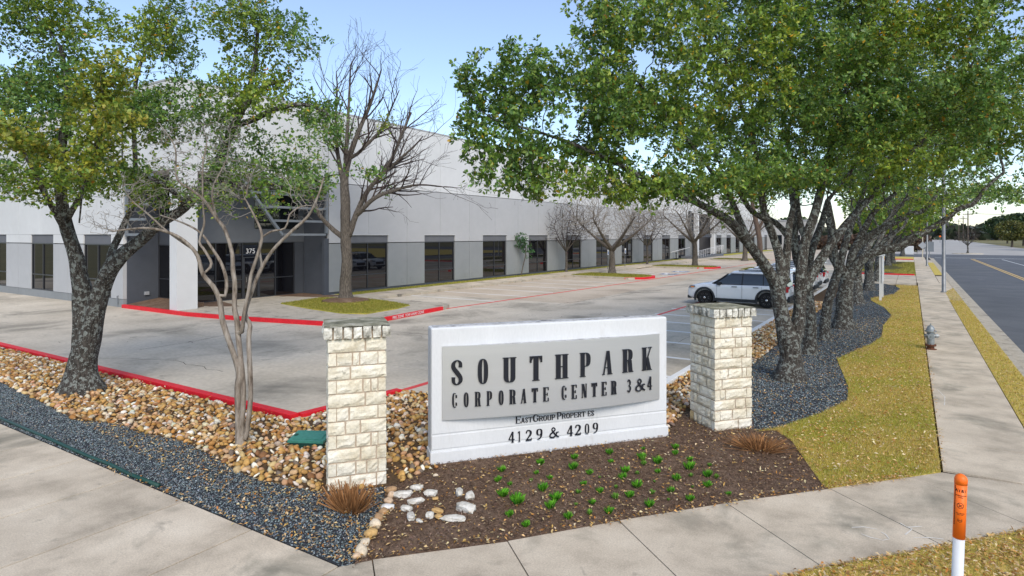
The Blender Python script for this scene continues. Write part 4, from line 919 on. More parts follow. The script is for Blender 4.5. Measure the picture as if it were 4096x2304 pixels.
    if c == '&': return spl([(w*.98,.50),(w*.80,.50),(w*.70,.28),(w*.42,.03),(w*.10,.12),(w*.12,.36),(w*.42,.58),(w*.60,.80),(w*.44,.965),(w*.27,.84),(w*.36,.62),(w*.70,.22),(w*.98,.03)], [t,t*1.4,t*1.6,T*.6,T*.8,T*.75,t*1.8,T*.55,t*1.4,T*.55,T*.8,T*.95,t*1.5])+rect(w*.66,.49,w,.52)
    return []
def put(c, s0, z0, hgt, wid, T=.40, t=.07, curved=True, depth=.022, name='letter'):
    """one letter; wid in metres; T and t are shares of the letter width"""
    w = wid/hgt; polys = glyph(c, w, T*w, max(t*w, .028)); m = MB(); off = 0
    for k, pg in enumerate(polys):
        ar = sum(pg[i][0]*pg[(i+1)%len(pg)][1]-pg[(i+1)%len(pg)][0]*pg[i][1] for i in range(len(pg)))
        if abs(ar) < 1e-7: continue
        if ar < 0: pg = pg[::-1]
        fr = depth+.0004*(k % 7); nn = len(pg); V_ = []
        for d in (0, fr):
            for (x, y) in pg:
                s = s0+x*hgt; V_.append(tuple(MS @ Vector((s, (bul(s) if curved else 0)+.002+d, z0+y*hgt))))
        # front face seen from outside: s to the right
        m.add(V_, [tuple(range(nn)), tuple(range(2*nn-1, nn-1, -1))]+[(i,nn+i,nn+(i+1)%nn,(i+1)%nn) for i in range(nn)])
    o = m.build(name, M['black_letter'], SG_, fix=True); return o
def on_sign(X, Y=600):
    u, v = (1700+X/2.07)*.62891, (1200+Y/2.07)*.62891; t = (u-CX)/F; dx, dy = -sH+cH*t, cH+sH*t; off = A+nm*.12
    d = (off@nm)/(dx*nm[0]+dy*nm[1]); return float((np.array((dx*d,dy*d))-off)@dr)
row1 = [('S',222,315),('O',432,525),('U',642,745),('T',853,963),('H',1068,1170),('P',1272,1362),('A',1460,1542),('R',1634,1722),('K',1806,1888)]
for c, a, b in row1: s0, s1 = on_sign(a), on_sign(b); put(c, s0+.012, 1.235-.00, .40, (s1-s0)-.02)
row2 = [('C',228,272),('O',322,366),('R',414,462),('P',510,555),('O',604,648),('R',694,744),('A',786,830),('T',872,926),('E',968,1014),('C',1117,1160),('E',1202,1245),('N',1286,1327),('T',1366,1416),('E',1454,1496),('R',1535,1580),('3',1672,1706),('&',1742,1832),('4',1852,1892)]
for c, a, b in row2: s0, s1 = on_sign(a), on_sign(b); put(c, s0+.006, .885, .23 if c != '&' else .215, (s1-s0)-.01, T=(.40 if c not in '34' else .33) if c != '&' else .17, t=.09)
# lower lines stand on the flat wall
def on_wall(X):
    u = (1700+X/2.07)*.62891; t = (u-CX)/F; dx, dy = -sH+cH*t, cH+sH*t; d = (A@nm)/(dx*nm[0]+dy*nm[1]); return float((np.array((dx*d,dy*d))-A)@dr)
for c, a, b, big in [('E',752,792,1),('A',796,826,0),('S',830,852,0),('T',856,888,0),('G',893,940,1),('R',945,975,0),('O',978,1010,0),('U',1014,1045,0),('P',1050,1078,0),('P',1094,1130,1),('R',1134,1164,0),('O',1168,1200,0),('P',1204,1230,0),('E',1235,1262,0),('R',1266,1294,0),('T',1297,1328,0),('E',1348,1372,0),('S',1376,1400,0)]:
    s0, s1 = on_wall(a), on_wall(b); put(c, s0, .515, .115 if big else .085, s1-s0-.004, T=.26, t=.10, curved=False, depth=.012)
for c, a, b in [('4',692,742),('1',765,800),('2',832,888),('9',920,975),('&',1028,1112),('4',1176,1226),('2',1240,1294),('0',1322,1362),('9',1388,1435)]:
    s0, s1 = on_wall(a), on_wall(b); put(c, s0, .212, .175, s1-s0-.008, T=.30 if c != '&' else .17, t=.07, curved=False, depth=.012, name='numeral')
sp2 = G(1385,1143); st = thing('spotlight', (sp2[0],sp2[1],0), 'tiny white ground spotlight at the foot of the sign', 'spotlight')
MB().tube([(sp2[0],sp2[1],0),(sp2[0],sp2[1],.05)], .012, 6).build('stake', M['plastic'], st); MB().lathe([(.02,0),(.03,.05),(.028,.055)], (sp2[0],sp2[1],.05), 10).build('head', M['white_pl'], st)

# ------------------------------------------------------------------ stone pillars
def pillar(corner, e1, e2, size, top, caph, label, seed):
    """corner: front corner; e1 unit vector along the front face, e2 along the next face"""
    rr = random.Random(seed); c0 = Vector((*corner,0)); e1 = Vector((*e1,0)); e2 = Vector((*e2,0))
    t = thing('stone_pillar', (corner[0]+(e1.x+e2.x)*size/2, corner[1]+(e1.y+e2.y)*size/2, 0), label, 'pillar')
    base = Matrix(((e1.x,e2.x,0,c0.x),(e1.y,e2.y,0,c0.y),(0,0,1,0),(0,0,0,1)))
    MB().box(.028,.028,-.2,size-.028,size-.028,top-.03,base).build('mortar_core', M['mortar'], t, fix=True)
    def stone(a, b, z0, z1, face, m, proud=0, thick=.12, name='stone', taper=1):
        # face k: local frame with x along face, y inwards
        O = [(0,0),(size,0),(size,size),(0,size)][face]; ex = [(1,0),(0,1),(-1,0),(0,-1)][face]; ey = [(0,1),(-1,0),(0,-1),(1,0)][face]
        nx, nz = max(3, min(6, round((b-a)/.07))), 4; V_ = []; Fs = []
        ja, jz = .011, .011
        for i in range(nx+1):
            for j in range(nz+1):
                fx, fz = i/nx, j/nz; edge_ = min(min(fx,1-fx)*(b-a), min(fz,1-fz)*(z1-z0))
                x = a+ja+(b-a-2*ja)*fx+rr.uniform(-.004,.004); z = z0+jz+(z1-z0-2*jz)*fz+rr.uniform(-.004,.004)
                y = -proud+(.016 if edge_ < .004 else 0)+rr.uniform(-.009,.007)
                V_.append((x,y,z))
        off = len(V_)
        for i, j in ((0,0),(nx,0),(nx,nz),(0,nz)):
            x, _, z = V_[i*(nz+1)+j]; V_.append((x, thick, z))
        for i in range(nx):
            for j in range(nz):
                q = i*(nz+1)+j; Fs.append((q, q+nz+1, q+nz+2, q+1))
        rim = [i*(nz+1) for i in range(nx+1)], [nx*(nz+1)+j for j in range(nz+1)], [i*(nz+1)+nz for i in range(nx,-1,-1)], [j for j in range(nz,-1,-1)]
        for k, r_ in enumerate(rim): Fs.append(tuple([off+(k), ]+r_[::-1][::-1][::-1]+[off+(k+1)%4])[::-1] if False else tuple([off+k]+[off+(k+1)%4]+r_[::-1]))
        Fs.append((off,off+3,off+2,off+1))
        W_ = []
        for x, y, z in V_:
            lx, ly = O[0]+ex[0]*x+ey[0]*y, O[1]+ex[1]*x+ey[1]*y
            W_.append(tuple(base @ Vector((lx,ly,z))))
        o = MB().add(W_, Fs).build(name, m, t, smooth=False, fix=True); return o
    nc = round((top-caph)/.187); ch = (top-caph)/nc
    for k in range(-1, nc):
        z0, z1 = k*ch, (k+1)*ch
        for face in range(4):
            full = (k+face) % 2 == 0; a, b = (0,size) if full else (.121,size-.121)
            cuts = sorted(rr.sample([.2,.3,.38,.46,.55,.63,.72,.82], rr.choice((1,2,2))))
            cuts = [c for i, c in enumerate(cuts) if i == 0 or c-cuts[i-1] > .14]
            xs_ = [a]+[a+(b-a)*c for c in cuts]+[b]
            for p, q in zip(xs_[:-1], xs_[1:]): stone(p, q, z0, z1, face, M['stone_gold'] if rr.random() < .015 else M['stone'])
    over = .055
    for face in range(4):
        n_ = 7; a = -over; wd = (size+2*over)/n_
        for i in range(n_):
            p, q = a+i*wd, a+(i+1)*wd
            if i == n_-1: q -= 0
            if face % 2 == 1 and i in (0, n_-1): continue
            stone(p, q, top-caph, top-.012-rr.random()*.012, face, M['stone_cap'], proud=over+rr.uniform(-.006,.01), thick=.14-over, name='cap_stone')
        if face % 2 == 1: pass
    m = MB(); nn = 8; V_ = [];
    for i in range(nn+1):
        for j in range(nn+1):
            x, y = -over*.75+(size+1.5*over)*i/nn, -over*.75+(size+1.5*over)*j/nn; e = min(i,j,nn-i,nn-j)
            V_.append(tuple(base @ Vector((x,y,top-.014+(.012 if e else -.006)+rr.uniform(-.005,.005)))))
    m.add(V_, [(i*(nn+1)+j,(i+1)*(nn+1)+j,(i+1)*(nn+1)+j+1,i*(nn+1)+j+1) for i in range(nn) for j in range(nn)])
    m.build('cap_top', M['cap_top'], t, fix=True)
    return t
pillar(G(823,1239), (.627,.779), (-.779,.627), .82, 2.33, .20, 'slender cream limestone pillar left of the sign, one face seen square on', 3)
pillar((-3.04,11.22), (.64,.768), (-.768,.64), .83, 2.27, .19, 'cream limestone pillar right of the sign, seen on its corner', 5)

# ------------------------------------------------------------------ hydrant, marker post, poles, signs
hx, hy = G(2341,880); ht = thing('fire_hydrant', (hx,hy,0), 'silver fire hydrant with rusty base between lawn and sidewalk', 'fire hydrant'); k = .88
def hl(prof, name, m, n=20, p=ht): return MB().lathe([(r*k,z*k) for r,z in prof], (hx,hy,0), n).build(name, M[m], p, smooth=False)
hl([(.19,0),(.19,.035),(.12,.05),(.11,.14)], 'base', 'rust'); hl([(.165,.141),(.175,.15),(.175,.19),(.12,.2)], 'base_flange', 'rust')
hl([(.12,.2),(.118,.62),(.125,.64)], 'barrel', 'hyd'); hl([(.17,.641),(.18,.65),(.18,.69),(.13,.7)], 'top_flange', 'hyd')
bn = MB()
prof = [(.135,.70),(.125,.76),(.10,.82),(.06,.86),(.04,.87)]
for i in range(len(prof)): pass
bn.lathe([(r*k,z*k) for r,z in prof], (hx,hy,0), 16); bn.lathe([(.03*k,.87*k),(.03*k,.90*k)],(hx,hy,0),6); bn.lathe([(.018*k,.9*k),(.018*k,.94*k)],(hx,hy,0),5); bn.build('bonnet', M['hyd'], ht)
for rz_, r_, l_ in ((R(HEAD)-.1,.075,.12),(R(HEAD)+math.pi,.075,.06),(R(HEAD)-math.pi/2-.5,.10,.10)):
    dv = Vector((math.cos(rz_),math.sin(rz_),0)); p = Vector((hx,hy,.5*k))
    nz = MB(); nz.tube([p+dv*.08*k,p+dv*(.12+l_*.2)*k],[r_*k*.8]*2,12).tube([p+dv*(.12+l_*.2)*k,p+dv*(.12+l_)*k],[r_*k]*2,12).tube([p+dv*(.12+l_)*k,p+dv*(.17+l_)*k],[.02]*2,5); nz.build('nozzle', M['hyd'], ht)
for i in range(8):
    bo = MB(); a = i*math.pi/4; bo.lathe([(.012,0),(.012,.03)], (hx+.155*k*math.cos(a),hy+.155*k*math.sin(a),.19*k), 6); bo.build('bolt', M['rust'], ht)

# marker post near the camera: top at z, placed 4.3 m away
dm = 4.55; tp = PT(2418,1192,dm); bt = PT(2408,1449,dm); px, py = tp[0], tp[1]
mt = thing('marker_post', (px,py,0), 'white utility marker post with an orange printed top in the corner verge', 'marker post')
rr_ = .0405; zt = tp[2]; lean = Vector((bt[0]-tp[0], bt[1]-tp[1], bt[2]-tp[2])).normalized(); foot = Vector(tp)+lean*(zt/abs(lean.z))
foot = Vector((px+(foot.x-px), py+(foot.y-py), -.1)); topv = Vector(tp); ax = (topv-foot).normalized(); Lm = (topv-foot).length
qm = ax.to_track_quat('Z','Y').to_matrix().to_4x4(); TM_ = Matrix.Translation(foot) @ qm
def plath(prof, name, m, n=32):
    b = MB(); b.lathe(prof, (0,0,0), n); b.v = [tuple(TM_ @ Vector(p)) for p in b.v]; return b.build(name, M[m], mt, smooth=True)
so_ = Lm-.475
plath([(rr_*.93,0),(rr_*.93,so_+.02)], 'post', 'white_pl'); plath([(rr_*1.0,so_),(rr_*1.0,Lm-.075)], 'sleeve', 'orange')
plath([(rr_*1.03,Lm-.075),(rr_*1.05,Lm-.045)]+[(rr_*1.05*math.cos(a),Lm-.045+.045*math.sin(a)) for a in np.linspace(.1,1.45,9)], 'cap', 'orange')
# print wrapped onto the sleeve, facing the viewer's side of the path
inv = TM_.inverted(); cdir = inv.to_3x3() @ Vector((-px,-py,0)); face0 = math.atan2(cdir.y, cdir.x)
def wrap(o, zc):
    dg = bpy.context.evaluated_depsgraph_get(); me = bpy.data.meshes.new_from_object(o.evaluated_get(dg)); bpy.data.objects.remove(o)
    xs_ = [v.co.x for v in me.vertices]; mx = (min(xs_)+max(xs_))/2
    for v in me.vertices:
        a = face0+.05+(v.co.x-mx)/rr_; r2 = rr_*1.012+max(0,v.co.z)*.2
        v.co = TM_ @ Vector((r2*math.cos(a), r2*math.sin(a), zc+v.co.y)) - Vector(mt.location)
    me.materials.clear(); me.materials.append(M['print']); ob = bpy.data.objects.new('print', me); COL.objects.link(ob); ob.parent = mt
def txt(s, size, zc, off=.0):
    c = bpy.data.curves.new('print', 'FONT'); c.body = s; c.size = size; c.align_x = 'CENTER'; c.offset = off; c.resolution_u = 3
    o = bpy.data.objects.new('print', c); COL.objects.link(o); bpy.context.view_layer.update(); wrap(o, zc)
txt('AT&T', .031, Lm-.125, .0009); txt('UNDERGROUND', .0115, Lm-.155, .0003); txt('CABLE', .0115, Lm-.168, .0002)
txt('CALL BEFORE', .010, Lm-.285, .0002); txt('YOU DIG', .010, Lm-.295, .0002)
def flat_polys(polys, zc):
    me = bpy.data.meshes.new('t'); V_ = []; F_ = []
    for p in polys: b = len(V_); V_ += [(x,y,0) for x,y in p]; F_.append(tuple(range(b,b+len(p))))
    me.from_pydata(V_, [], F_); o = bpy.data.objects.new('print', me); COL.objects.link(o); bpy.context.view_layer.update(); wrap(o, zc)
cp = []
for i in range(20):
    a, b = R(i*18), R((i+1)*18); cp.append([(.022*math.cos(a),.022*math.sin(a)),(.022*math.cos(b),.022*math.sin(b)),(.0185*math.cos(b),.0185*math.sin(b)),(.0185*math.cos(a),.0185*math.sin(a))])
for i in range(6):
    t0, t1 = -.019+i*.0063, -.019+(i+1)*.0063; cp.append([(t0*.75-.001,-t0*.75-.001),(t1*.75-.001,-t1*.75-.001),(t1*.75+.0015,-t1*.75+.0015),(t0*.75+.0015,-t0*.75+.0015)])
cp += [[(-.012,-.008),(-.003,-.012),(.004,-.002),(-.004,.004)],[(-.002,.002),(.006,.008),(.013,.004),(.012,.001),(.006,.004),(.002,-.001)]]
flat_polys(cp, Lm-.225)
flat_polys([[(-.012,.012),(.012,.012),(.012,.009),(-.012,.009)],[(-.014,.01),(-.011,.01),(-.011,-.01),(-.014,-.007)],[(.011,.01),(.014,.01),(.014,-.007),(.011,-.01)],[(-.014,-.007),(0,-.014),(0,-.011),(-.011,-.005)],[(0,-.014),(.014,-.007),(.011,-.005),(0,-.011)],[(-.008,.006),(-.005,.006),(-.005,-.004),(-.008,-.004)],[(-.0015,.006),(.0015,.006),(.0015,-.004),(-.0015,-.004)],[(.005,.006),(.008,.006),(.008,-.004),(.005,-.004)]], Lm-.335)
# vertical strip of lettering round the left side
vb = []
for i in range(12): vb.append([(-.058,-.020-.018*i-.013),(-.050,-.020-.018*i-.013),(-.050,-.02-.018*i),(-.058,-.02-.018*i)])
# (kept as a solid printed bar, its words cannot be read in the photograph)
me = bpy.data.meshes.new('t'); V_ = []; F_ = []
for i in range(24):
    y0 = -.085-.0122*i; b = len(V_); V_ += [(.000,y0,0),(.0085,y0,0),(.0085,y0-.010,0),(0,y0-.010,0)]; F_.append((b,b+1,b+2,b+3))
me.from_pydata(V_, [], F_)
for v in me.vertices:
    a = face0-1.02+(v.co.x)/rr_; v.co = TM_ @ Vector((rr_*1.012*math.cos(a), rr_*1.012*math.sin(a), Lm+v.co.y)) - Vector(mt.location)
me.materials.append(M['print']); ob = bpy.data.objects.new('print', me); COL.objects.link(ob); ob.parent = mt

for (x,y,hh_,lab) in ((1.72,45.9,9.5,'nearest tall grey steel street light pole beside the sidewalk'),(1.55,83.9,9.5,'farther grey steel street light pole beside the sidewalk')):
    t = thing('street_light_pole', (x,y,0), lab, 'light pole', 'street light poles along the street')
    MB().lathe([(.15,0),(.15,.03),(.11,.06),(.08,hh_)], (x,y,0), 14).build('pole', M['galv'], t, smooth=True)
    MB().tube([(x,y,hh_-.05),(x+.6,y,hh_+.35),(x+2.2,y,hh_+.5)], [.05,.045,.04], 8).build('arm', M['galv'], t); MB().box(x+2.1,y-.15,hh_+.42,x+2.9,y+.15,hh_+.55).build('lamp_head', M['galv'], t, bevel=.03)
    MB().lathe([(.17,0),(.17,.06)], (x,y,.02), 10).build('base_plate', M['galv'], t)
x, y = 1.4, 104.5; t = thing('road_sign', (x,y,0), 'back of a diamond road sign on a pale post down the sidewalk', 'sign')
MB().box(x-.06,y-.06,0,x+.06,y+.06,3.3).build('post', mat('post_cream',[(.55,.5,.38)],rough=.8), t)
q = .42*1.0; MB().add([(x-q*1.3,y-.08,2.1),(x,y-.08,2.1-q*1.3),(x+q*1.3,y-.08,2.1),(x,y-.08,2.1+q*1.3),(x-q*1.3,y-.07,2.1),(x,y-.07,2.1-q*1.3),(x+q*1.3,y-.07,2.1),(x,y-.07,2.1+q*1.3)],[(0,1,2,3),(7,6,5,4),(0,4,5,1),(1,5,6,2),(2,6,7,3),(3,7,4,0)]).build('panel', M['sign_back'], t)
x, y = 2.5, 118; t = thing('road_sign', (x,y,0), 'dark square sign back standing just behind the diamond sign', 'sign'); MB().box(x-.05,y-.05,0,x+.05,y+.05,2.7).build('post', M['galv'], t); MB().box(x-.6,y-.08,.9,x+.6,y-.06,2.5).build('panel', M['steel'], t)
# leasing board seen nearly edge on
x, y = -1.42, 38.3; t = thing('leasing_board', (x,y,0), 'white post and board sign seen edge on beside the lawn', 'sign')
MB().box(x-.06,y-.06,-.05,x+.06,y+.06,3.1).build('post', M['white_sign'], t); MB().box(x-.06+.02,y+1.9,-.05,x+.08,y+2.02,3.1).build('post', M['white_sign'], t)
MB().box(x+.065,y-.1,1.0,x+.10,y+2.1,2.55).build('board', M['white_pl'], t); MB().box(x-.16,y-.12,2.45,x+.22,y-.08,3.05).build('rider_board', M['white_pl'], t)

# ------------------------------------------------------------------ cars
def make_suv():
    t = thing('parked_suv', (0,0,0), '', 'car', 'white SUVs parked in the row')
    St = [(-2.50,.60,.98,.80),(-2.44,.40,1.08,.90),(-2.25,.31,1.14,.96),(-1.6,.27,1.15,.995),(-.6,.25,1.13,1.0),(.4,.25,1.11,1.0),(.95,.25,1.11,.995),(1.25,.26,1.13,.985),(1.75,.28,1.09,.965),(2.15,.30,1.02,.925),(2.36,.33,.94,.86),(2.47,.38,.84,.78),(2.51,.46,.72,.70)]
    ring_n = None; V_ = []
    for x, zb, zt, w in St:
        h_ = zt-zb; half = [(.0,zb),(.80*w,zb),(.955*w,zb+.06*h_+.02),(w*.985,zb+.22*h_),(w,zb+.42*h_),(w*.985,zb+.66*h_),(w*.995,zb+.80*h_),(w*.965,zb+.93*h_),(w*.88,zt),(w*.45,zt+.018),(0,zt+.022)]
        full = half+[(-a,b) for a,b in half[-2:0:-1]]; ring_n = len(full); V_ += [(x,a,b) for a,b in full]
    n_ = ring_n; Fs = [(i*n_+k,i*n_+(k+1)%n_,(i+1)*n_+(k+1)%n_,(i+1)*n_+k) for i in range(len(St)-1) for k in range(n_)]+[tuple(range(n_-1,-1,-1)), tuple(range((len(St)-1)*n_,len(St)*n_))]
    body = MB().add(V_, Fs).build('body', M['carwhite'], t, fix=True)
    wx = (1.55,-1.48)
    cut = MB()
    for X in wx:
        for s in (-1,1): cut.lathe([(.455,-.2),(.455,.2)], (X,s*.95,.40), 28, 'y')
    co = cut.build('cutter', M['plastic'], None, fix=True)
    sub = body.modifiers.new('s','SUBSURF'); sub.levels = 1; sub.render_levels = 1
    md = body.modifiers.new('b','BOOLEAN'); md.object = co; md.operation = 'DIFFERENCE'; md.solver = 'EXACT'
    bpy.context.view_layer.update(); dg = bpy.context.evaluated_depsgraph_get(); nme = bpy.data.meshes.new_from_object(body.evaluated_get(dg)); body.modifiers.clear(); body.data = nme
    nme.materials.clear(); nme.materials.append(M['carwhite'])
    nme.shade_smooth()
    try: nme.set_sharp_from_angle(angle=R(35))
    except Exception: pass
    bpy.data.objects.remove(co)
    MB().box(-2.2,-.78,.3,2.2,.78,.5).build('underbody', M['plastic'], t)
    # greenhouse
    def ringg(x0,x1,w,z,c=.12):
        return [(x0,-w+c,z),(x0+c*.6,-w,z),(x1-c,-w,z),(x1,-w+c*1.6,z),(x1,w-c*1.6,z),(x1-c,w,z),(x0+c*.6,w,z),(x0,w-c,z)]
    rs = [ringg(-2.42,1.22,.90,1.09),ringg(-2.36,.95,.865,1.25),ringg(-2.22,.52,.78,1.55),ringg(-2.12,.30,.72,1.67)]
    V_ = [p for r_ in rs for p in r_]; Fs = [(i*8+k,i*8+(k+1)%8,(i+1)*8+(k+1)%8,(i+1)*8+k) for i in range(3) for k in range(8)]+[tuple(range(7,-1,-1)),tuple(range(24,32))]
    MB().add(V_, Fs).build('window_glass', M['carglass'], t, smooth=False, fix=True)
    rs = [ringg(-2.22,.36,.75,1.655,.15),ringg(-2.26,.33,.735,1.70,.2),ringg(-2.15,.20,.66,1.755,.25),ringg(-1.8,-.1,.45,1.78,.25)]
    V_ = [p for r_ in rs for p in r_]; Fs = [(i*8+k,i*8+(k+1)%8,(i+1)*8+(k+1)%8,(i+1)*8+k) for i in range(3) for k in range(8)]+[tuple(range(7,-1,-1)),tuple(range(24,32))]
    MB().add(V_, Fs).build('roof', M['carwhite'], t, smooth=True, fix=True)
    # pillars: A in white/black, B, C, D
    for s in (-1,1):
        m = MB(); m.tube([(1.2,s*.80,1.10),(.86,s*.77,1.30),(.40,s*.70,1.63)], .035, 6); m.build('pillar', M['plastic'], t)
        m = MB()
        for (xa, xb, w_) in ((-.30,-.33,.07),(-1.32,-1.30,.06)): m.box(xa-w_/2,s*.905-.01,1.1,xa+w_/2,s*.905+.01,1.12); m.tube([(xa,s*.893,1.10),(xb,s*.725,1.66)], w_*.55, 4)
        m.build('door_pillar', M['plastic'], t)
        m = MB().tube([(-2.05,s*.895,1.10),(-2.0,s*.73,1.67)], .10, 6).build('rear_pillar', M['carwhite'], t)
        MB().box(-2.0,s*.905-.012,1.085,.98,s*.905+.012,1.115).build('belt_trim', M['plastic'], t)
        MB().tube([(-1.9,s*.60,1.79),(-.1,s*.60,1.79)], .018, 6).build('roof_rail', M['plastic'], t)
        MB().box(.72,s*.97-.09,1.07,.92,s*.97+.09,1.22).box(.75,s*.90-.05,1.07,.85,s*.90+.05,1.10).build('mirror', M['plastic'], t, bevel=.02)
        for X in (.05,-.98): MB().box(X-.13,s*1.0-.02,.985,X+.13,s*1.0+.025,1.02).build('door_handle', M['plastic'], t, bevel=.006)
        for X in (.92,-.32,-1.25):
            MB().box(X-.004,s*1.0015-.004,.42,X+.004,s*1.0015+.001,1.07).build('door_seam', M['plastic'], t)
        for X in wx:
            m = MB(); V_ = []; nA = 22
            for i in range(nA+1):
                a = R(-22+224*i/nA)
                for r_, y_ in ((.445,.93),(.445,1.012),(.475,1.025),(.535,1.012),(.545,.96)): V_.append((X+r_*math.cos(a), s*y_, .40+r_*math.sin(a)))
            m.add(V_, [(i*5+k,i*5+k+1,(i+1)*5+k+1,(i+1)*5+k) for i in range(nA) for k in range(4)]); m.build('wheel_arch', M['plastic'], t, smooth=True, fix=True)
        MB().box(-1.02,s*.985-.02,.25,1.06,s*.985+.03,.40).build('side_sill', M['plastic'], t, bevel=.015)
        m = MB(); m.add([(2.12,s*.945,.90),(2.40,s*.835,.86),(2.45,s*.62,.86),(2.37,s*.66,.965),(2.20,s*.86,.985),(2.0,s*.95,.97)],[(0,1,4,5),(1,2,3,4)]); 
        m2 = MB(); c_ = [(2.06,.962,.915),(2.30,.905,.865),(2.455,.76,.83),(2.47,.62,.83),(2.43,.60,.93),(2.33,.80,.965),(2.12,.93,.985)]
        m2.add([(a,s*b,z) for a,b,z in c_]+[(a-.06,s*(b-.08),z) for a,b,z in c_], [(0,1,5,6),(1,2,5),(2,3,4,5)]+[(i,(i+1)%7,7+(i+1)%7,7+i) for i in range(7)]); m2.build('headlight', M['headlamp'], t, fix=True)
        MB().box(2.10,s*.945-.02,.885,2.26,s*.945+.01,.93).build('indicator', M['amber'], t)
        m = MB(); m.box(-2.50,s*.80-.16,.98,-2.33,s*.80+.13,1.10).box(-2.47,s*.86-.1,.82,-2.36,s*.86+.085,.98); m.build('tail_light', M['redlamp'], t, bevel=.02)
    MB().box(2.28,-.80,.30,2.50,.80,.47).build('front_bumper', M['plastic'], t, bevel=.05); MB().box(2.44,-.55,.55,2.525,.55,.82).build('grille', M['plastic'], t, bevel=.03)
    MB().box(-2.54,-.86,.36,-2.35,.86,.62).build('rear_bumper', M['plastic'], t, bevel=.05); MB().box(-2.52,-.24,.80,-2.50,.24,.94).build('number_plate', M['white_paint'], t)
    MB().box(-2.43,-.70,1.66,-2.15,.70,1.72).build('rear_spoiler', M['carwhite'], t, bevel=.02); MB().box(-2.47,-.5,1.02,-2.44,.5,1.06).build('tailgate_bar', M['plastic'], t)
    for X in wx:
        for s in (-1,1):
            y = s*.86
            w = MB().lathe([(.27,-.11),(.36,-.115),(.385,-.09),(.39,0),(.385,.09),(.36,.115),(.27,.11)], (X,y,.39), 32, 'y').build('wheel', M['tyre'], t, smooth=True)
            rim = MB(); yo = y+s*.085; rim.lathe([(.275,0),(.262,.015*s),(.25,-.02*s)], (X,yo+.0,.39), 28, 'y'); rim.build('rim', M['plastic'], w)
            sp3 = MB()
            for i in range(6):
                a = i*math.pi/3; c_, s_ = math.cos(a), math.sin(a); pr = (-s_, c_)
                for e in (-1,1):
                    sp3.tube([(X+.08*c_+pr[0]*.02*e, yo+s*.012, .39+.08*s_+pr[1]*.02*e),(X+.245*c_+pr[0]*.045*e, yo+s*.018, .39+.245*s_+pr[1]*.045*e)], .014, 4)
            sp3.build('spokes', M['chrome'] if False else mat_sp, w)
            MB().lathe([(.075,0),(.06,.03*s),(.02,.045*s)], (X,yo+s*.01,.39), 16, 'y').build('hub_cap', M['chrome'], w, smooth=True)
    return t
mat_sp = mat('spoke_grey', [(.12,.12,.125)], rough=.35, metal=.7)
suv = make_suv()
labs = ['nearest white SUV, side on behind the right stone pillar','second white SUV in the row, mostly hidden by oak trunks','third white SUV, rear seen between the oak trunks','fourth white SUV, rear with red lamp between the oak trunks','fifth white SUV, next to the last in the row','last white SUV at the far end of the parked row']
for i in range(6):
    c_ = suv if i == 0 else clone(suv)
    c_.location = (-7.48+(.12 if i % 2 else 0), 32.35+2.7*i, 0); c_.rotation_euler = (0,0,math.pi); c_['label'] = labs[i]

# ------------------------------------------------------------------ trees
def resample(pts, D):
    pts = [np.array(p, float) for p in pts]; out = [pts[0]]
    # smooth spline
    dense = []
    for i in range(len(pts)-1):
        p0, p1, p2, p3 = pts[max(i-1,0)], pts[i], pts[i+1], pts[min(i+2,len(pts)-1)]
        for k in range(12):
            t = k/12; dense.append(.5*((2*p1)+(-p0+p2)*t+(2*p0-5*p1+4*p2-p3)*t*t+(-p0+3*p1-3*p2+p3)*t**3))
    dense.append(pts[-1]); acc = 0
    for a, b in zip(dense[:-1], dense[1:]):
        acc += np.linalg.norm(b[:3]-a[:3])
        if acc >= D: out.append(b); acc = 0
    return out
def grow(limbs, att, D, kill, trop=(0,0,.15), iters=140, jit=.25, cap=9000):
    pos, par, rmin = [], [], []
    for li, lb in enumerate(limbs):
        rs = resample(lb, D)
        if pos:
            d = np.linalg.norm(np.array(pos)-rs[0][:3], axis=1); p = int(d.argmin())
        else: p = -1
        for i, q in enumerate(rs):
            if p >= 0 and i == 0 and np.linalg.norm(pos[p]-q[:3]) < D*.6: continue
            pos.append(q[:3]); par.append(p); rmin.append(q[3]); p = len(pos)-1
    P = np.zeros((cap+4000,3)); n = len(pos); P[:n] = np.array(pos); att = np.array(att)
    best = np.full(len(att), 1e9); bi = np.zeros(len(att), int)
    for s in range(0, n, 200):
        d = np.linalg.norm(att[:,None]-P[None,s:min(n,s+200)], axis=2); j = d.argmin(1); m = d[np.arange(len(att)),j]; u = m < best; best[u] = m[u]; bi[u] = j[u]+s
    trop = np.array(trop)
    for it in range(iters):
        if len(att) == 0 or n > cap: break
        dirs = att-P[bi]; L_ = np.linalg.norm(dirs, axis=1, keepdims=True)+1e-9; dirs /= L_
        un, invx = np.unique(bi, return_inverse=True); S = np.zeros((len(un),3)); np.add.at(S, invx, dirs)
        S /= (np.linalg.norm(S, axis=1, keepdims=True)+1e-9); S = S+trop+rng.normal(0,jit,(len(un),3)); S /= (np.linalg.norm(S, axis=1, keepdims=True)+1e-9)
        newp = P[un]+S*D; k = len(newp); P[n:n+k] = newp; par += list(map(int,un)); rmin += [0]*k
        d = np.linalg.norm(att[:,None]-newp[None], axis=2); j = d.argmin(1); m = d[np.arange(len(att)),j]; u = m < best; best[u] = m[u]; bi[u] = j[u]+n; n += k
        keep = best > kill; att, best, bi = att[keep], best[keep], bi[keep]
    return P[:n], np.array(par), np.array(rmin)
